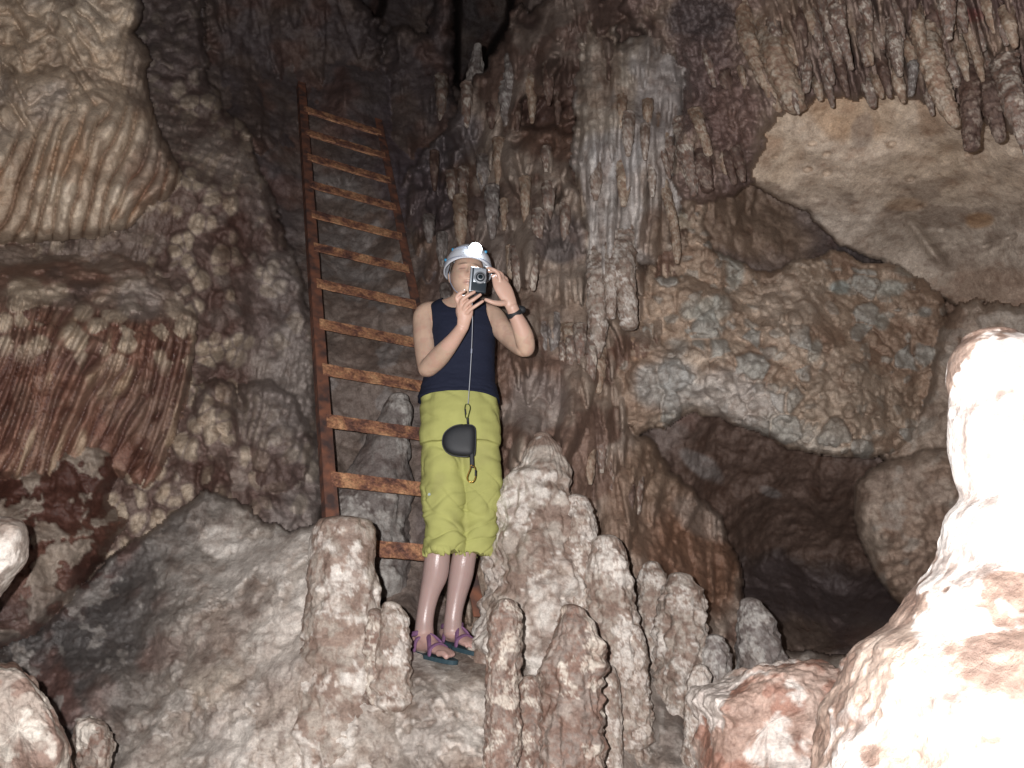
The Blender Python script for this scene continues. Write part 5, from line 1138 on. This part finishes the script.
# ================================================================== CAMERA HELD UP
camera_root = empty('compact_camera', PY(478, 293, 2.98), 'small silver and black compact camera held upright before the face', 'camera')
def rounded_box(w_, h_, d_, r, M, mat, name, parent, mats=None):
    b = bmesh.new(); bmesh.ops.create_cube(b, size=1); 
    for v in b.verts: v.co = Vector((v.co.x * w_, v.co.y * d_, v.co.z * h_))
    bmesh.ops.bevel(b, geom=list(b.edges), offset=r, segments=4, profile=.5, affect='EDGES')
    V = [tuple(M @ v.co) for v in b.verts]; F = [tuple(v.index for v in f.verts) for f in b.faces]; b.free()
    return mesh_obj(name, V, F, mat, parent)
CM = Matrix.Translation(PY(478.3, 280.5, 2.985)) @ Matrix.Rotation(math.radians(10), 4, 'Z') @ Matrix.Rotation(math.radians(3), 4, 'Y') @ Matrix.Rotation(math.radians(6), 4, 'X')
rounded_box(.067, .104, .022, .005, CM, DARKP, 'camera_body', camera_root)
rounded_box(.009, .105, .024, .0035, CM @ Matrix.Translation((-.031, 0, 0)), SILV, 'side_trim', camera_root)
rounded_box(.050, .060, .004, .0018, CM @ Matrix.Translation((.003, -.0115, .018)), SILV, 'front_plate', camera_root)
def disc(M, r, d, mat, name, parent, y0=0, hole=None):
    s = Soup(); s.tube([M @ Vector((0, y0, 0)), M @ Vector((0, y0 - d, 0))], [r, r * .97], side=(1, 0, 0), nseg=36, caps=False, sub=1)
    n = len(s.V); s.F.append(tuple(range(n - 36, n))); s.F.append(tuple(range(36))[::-1]); return s.obj(name, mat, parent)
LM = CM @ Matrix.Translation((.005, -.013, .008))
lr = disc(LM, .0255, .006, SILV, 'lens_ring', camera_root); disc(LM, .0185, .004, DARKP, 'lens_barrel', lr, -.006); disc(LM, .0135, .003, SILV, 'inner_ring', lr, -.010); disc(LM, .0095, .002, GLASS, 'lens_glass', lr, -.013)
rounded_box(.012, .007, .003, .001, CM @ Matrix.Translation((-.010, -.012, .040)), plain('flash_window', (.7, .8, .85), .15), 'flash_window', camera_root)

# ================================================================== POUCH ON ITS LANYARD
pouch = empty('camera_pouch', PY(461, 455, 3.12), 'black rounded camera pouch hanging on a thin cord in front of the trousers', 'pouch')
YP = 3.155
D_ = [(472, 425), (465, 424.5), (457, 425), (450, 428), (444.5, 433), (442.3, 440), (443.2, 447), (447, 452.5), (453, 455.5), (461, 456.5), (470, 456.8), (474.3, 455), (475.3, 447), (475.6, 436), (475, 428)]
n = len(D_); c0 = PY(461, 441, YP); V = []
for (dy, k) in ((.028, .80), (.022, .95), (.010, 1.0), (-.006, 1.0), (-.018, .95), (-.026, .80), (-.030, .45)):
    for (a, b) in D_: p = PY(a, b, YP); V.append(tuple(c0 + (p - c0) * k + Vector((0, dy, 0))))
F = [tuple(range(n))] + [tuple(6 * n + j for j in range(n))[::-1]] + [(i * n + j, (i + 1) * n + j, (i + 1) * n + (j + 1) % n, i * n + (j + 1) % n) for i in range(6) for j in range(n)]
po = mesh_obj('pouch_body', V, F, BLACK, pouch); sm = po.modifiers.new('s', 'SUBSURF'); sm.levels = 2; sm.render_levels = 2
s = Soup(); s.tube([PY(a, b, YP - .008) for a, b in D_] + [PY(*D_[0], YP - .008)], .0022, nseg=8, sub=3, caps=False); s.obj('piping', plain('pouch_piping', (.03, .032, .04), .5), po)
s = Soup(); s.tube([PY(471.5, 453, YP - .012), PY(471.8, 460, YP - .012), PY(472, 466, YP - .012)], .0085, ry=.0022, nseg=8); s.obj('lower_strap', BLACK, pouch)
s = Soup(); s.tube([PY(467.5, 418, YP), PY(467.8, 423, YP), PY(468.5, 429, YP - .012)], .0045, ry=.003, nseg=8); s.obj('upper_strap', BLACK, pouch)
def biner(path, Y, mat, gate, r=.0024):
    s = Soup(); s.tube([PY(a, b, Y) for a, b in path] + [PY(*path[0], Y), PY(*path[1], Y)], r, nseg=10, sub=4, caps=False); o = s.obj('carabiner', mat, pouch)
    g = Soup(); g.tube([PY(a, b, Y - .001) for a, b in gate], r * 1.5, nseg=10); g.obj('gate', BLACK, o)
biner([(470.8, 465), (474.5, 467), (475.5, 472), (475.2, 478), (472.5, 482), (468.8, 481.5), (467, 478), (468.5, 473), (470.2, 469)], YP - .014, GOLD, [(475.6, 470.5), (475.5, 475.5)])
biner([(466, 404), (469, 404.5), (470.2, 408), (469, 413), (467.5, 418), (465.6, 417.5), (465, 412), (464.8, 408)], YP - .002, OLIVE, [(465, 409), (465.6, 414)], .0019)
s = Soup(); s.tube([PY(472, 300, 2.985), PY(472.5, 320, 3.03), PY(471.5, 350, 3.12), PY(469.8, 380, 3.15), PY(468, 404, YP)], .0016, nseg=8, sub=8); s.obj('cord', CORD, pouch)
s = Soup(); s.tube([PY(471.6, 349, 3.118), PY(471.4, 353, 3.12)], .0035, nseg=10); s.obj('cord_lock', GREYP, pouch)
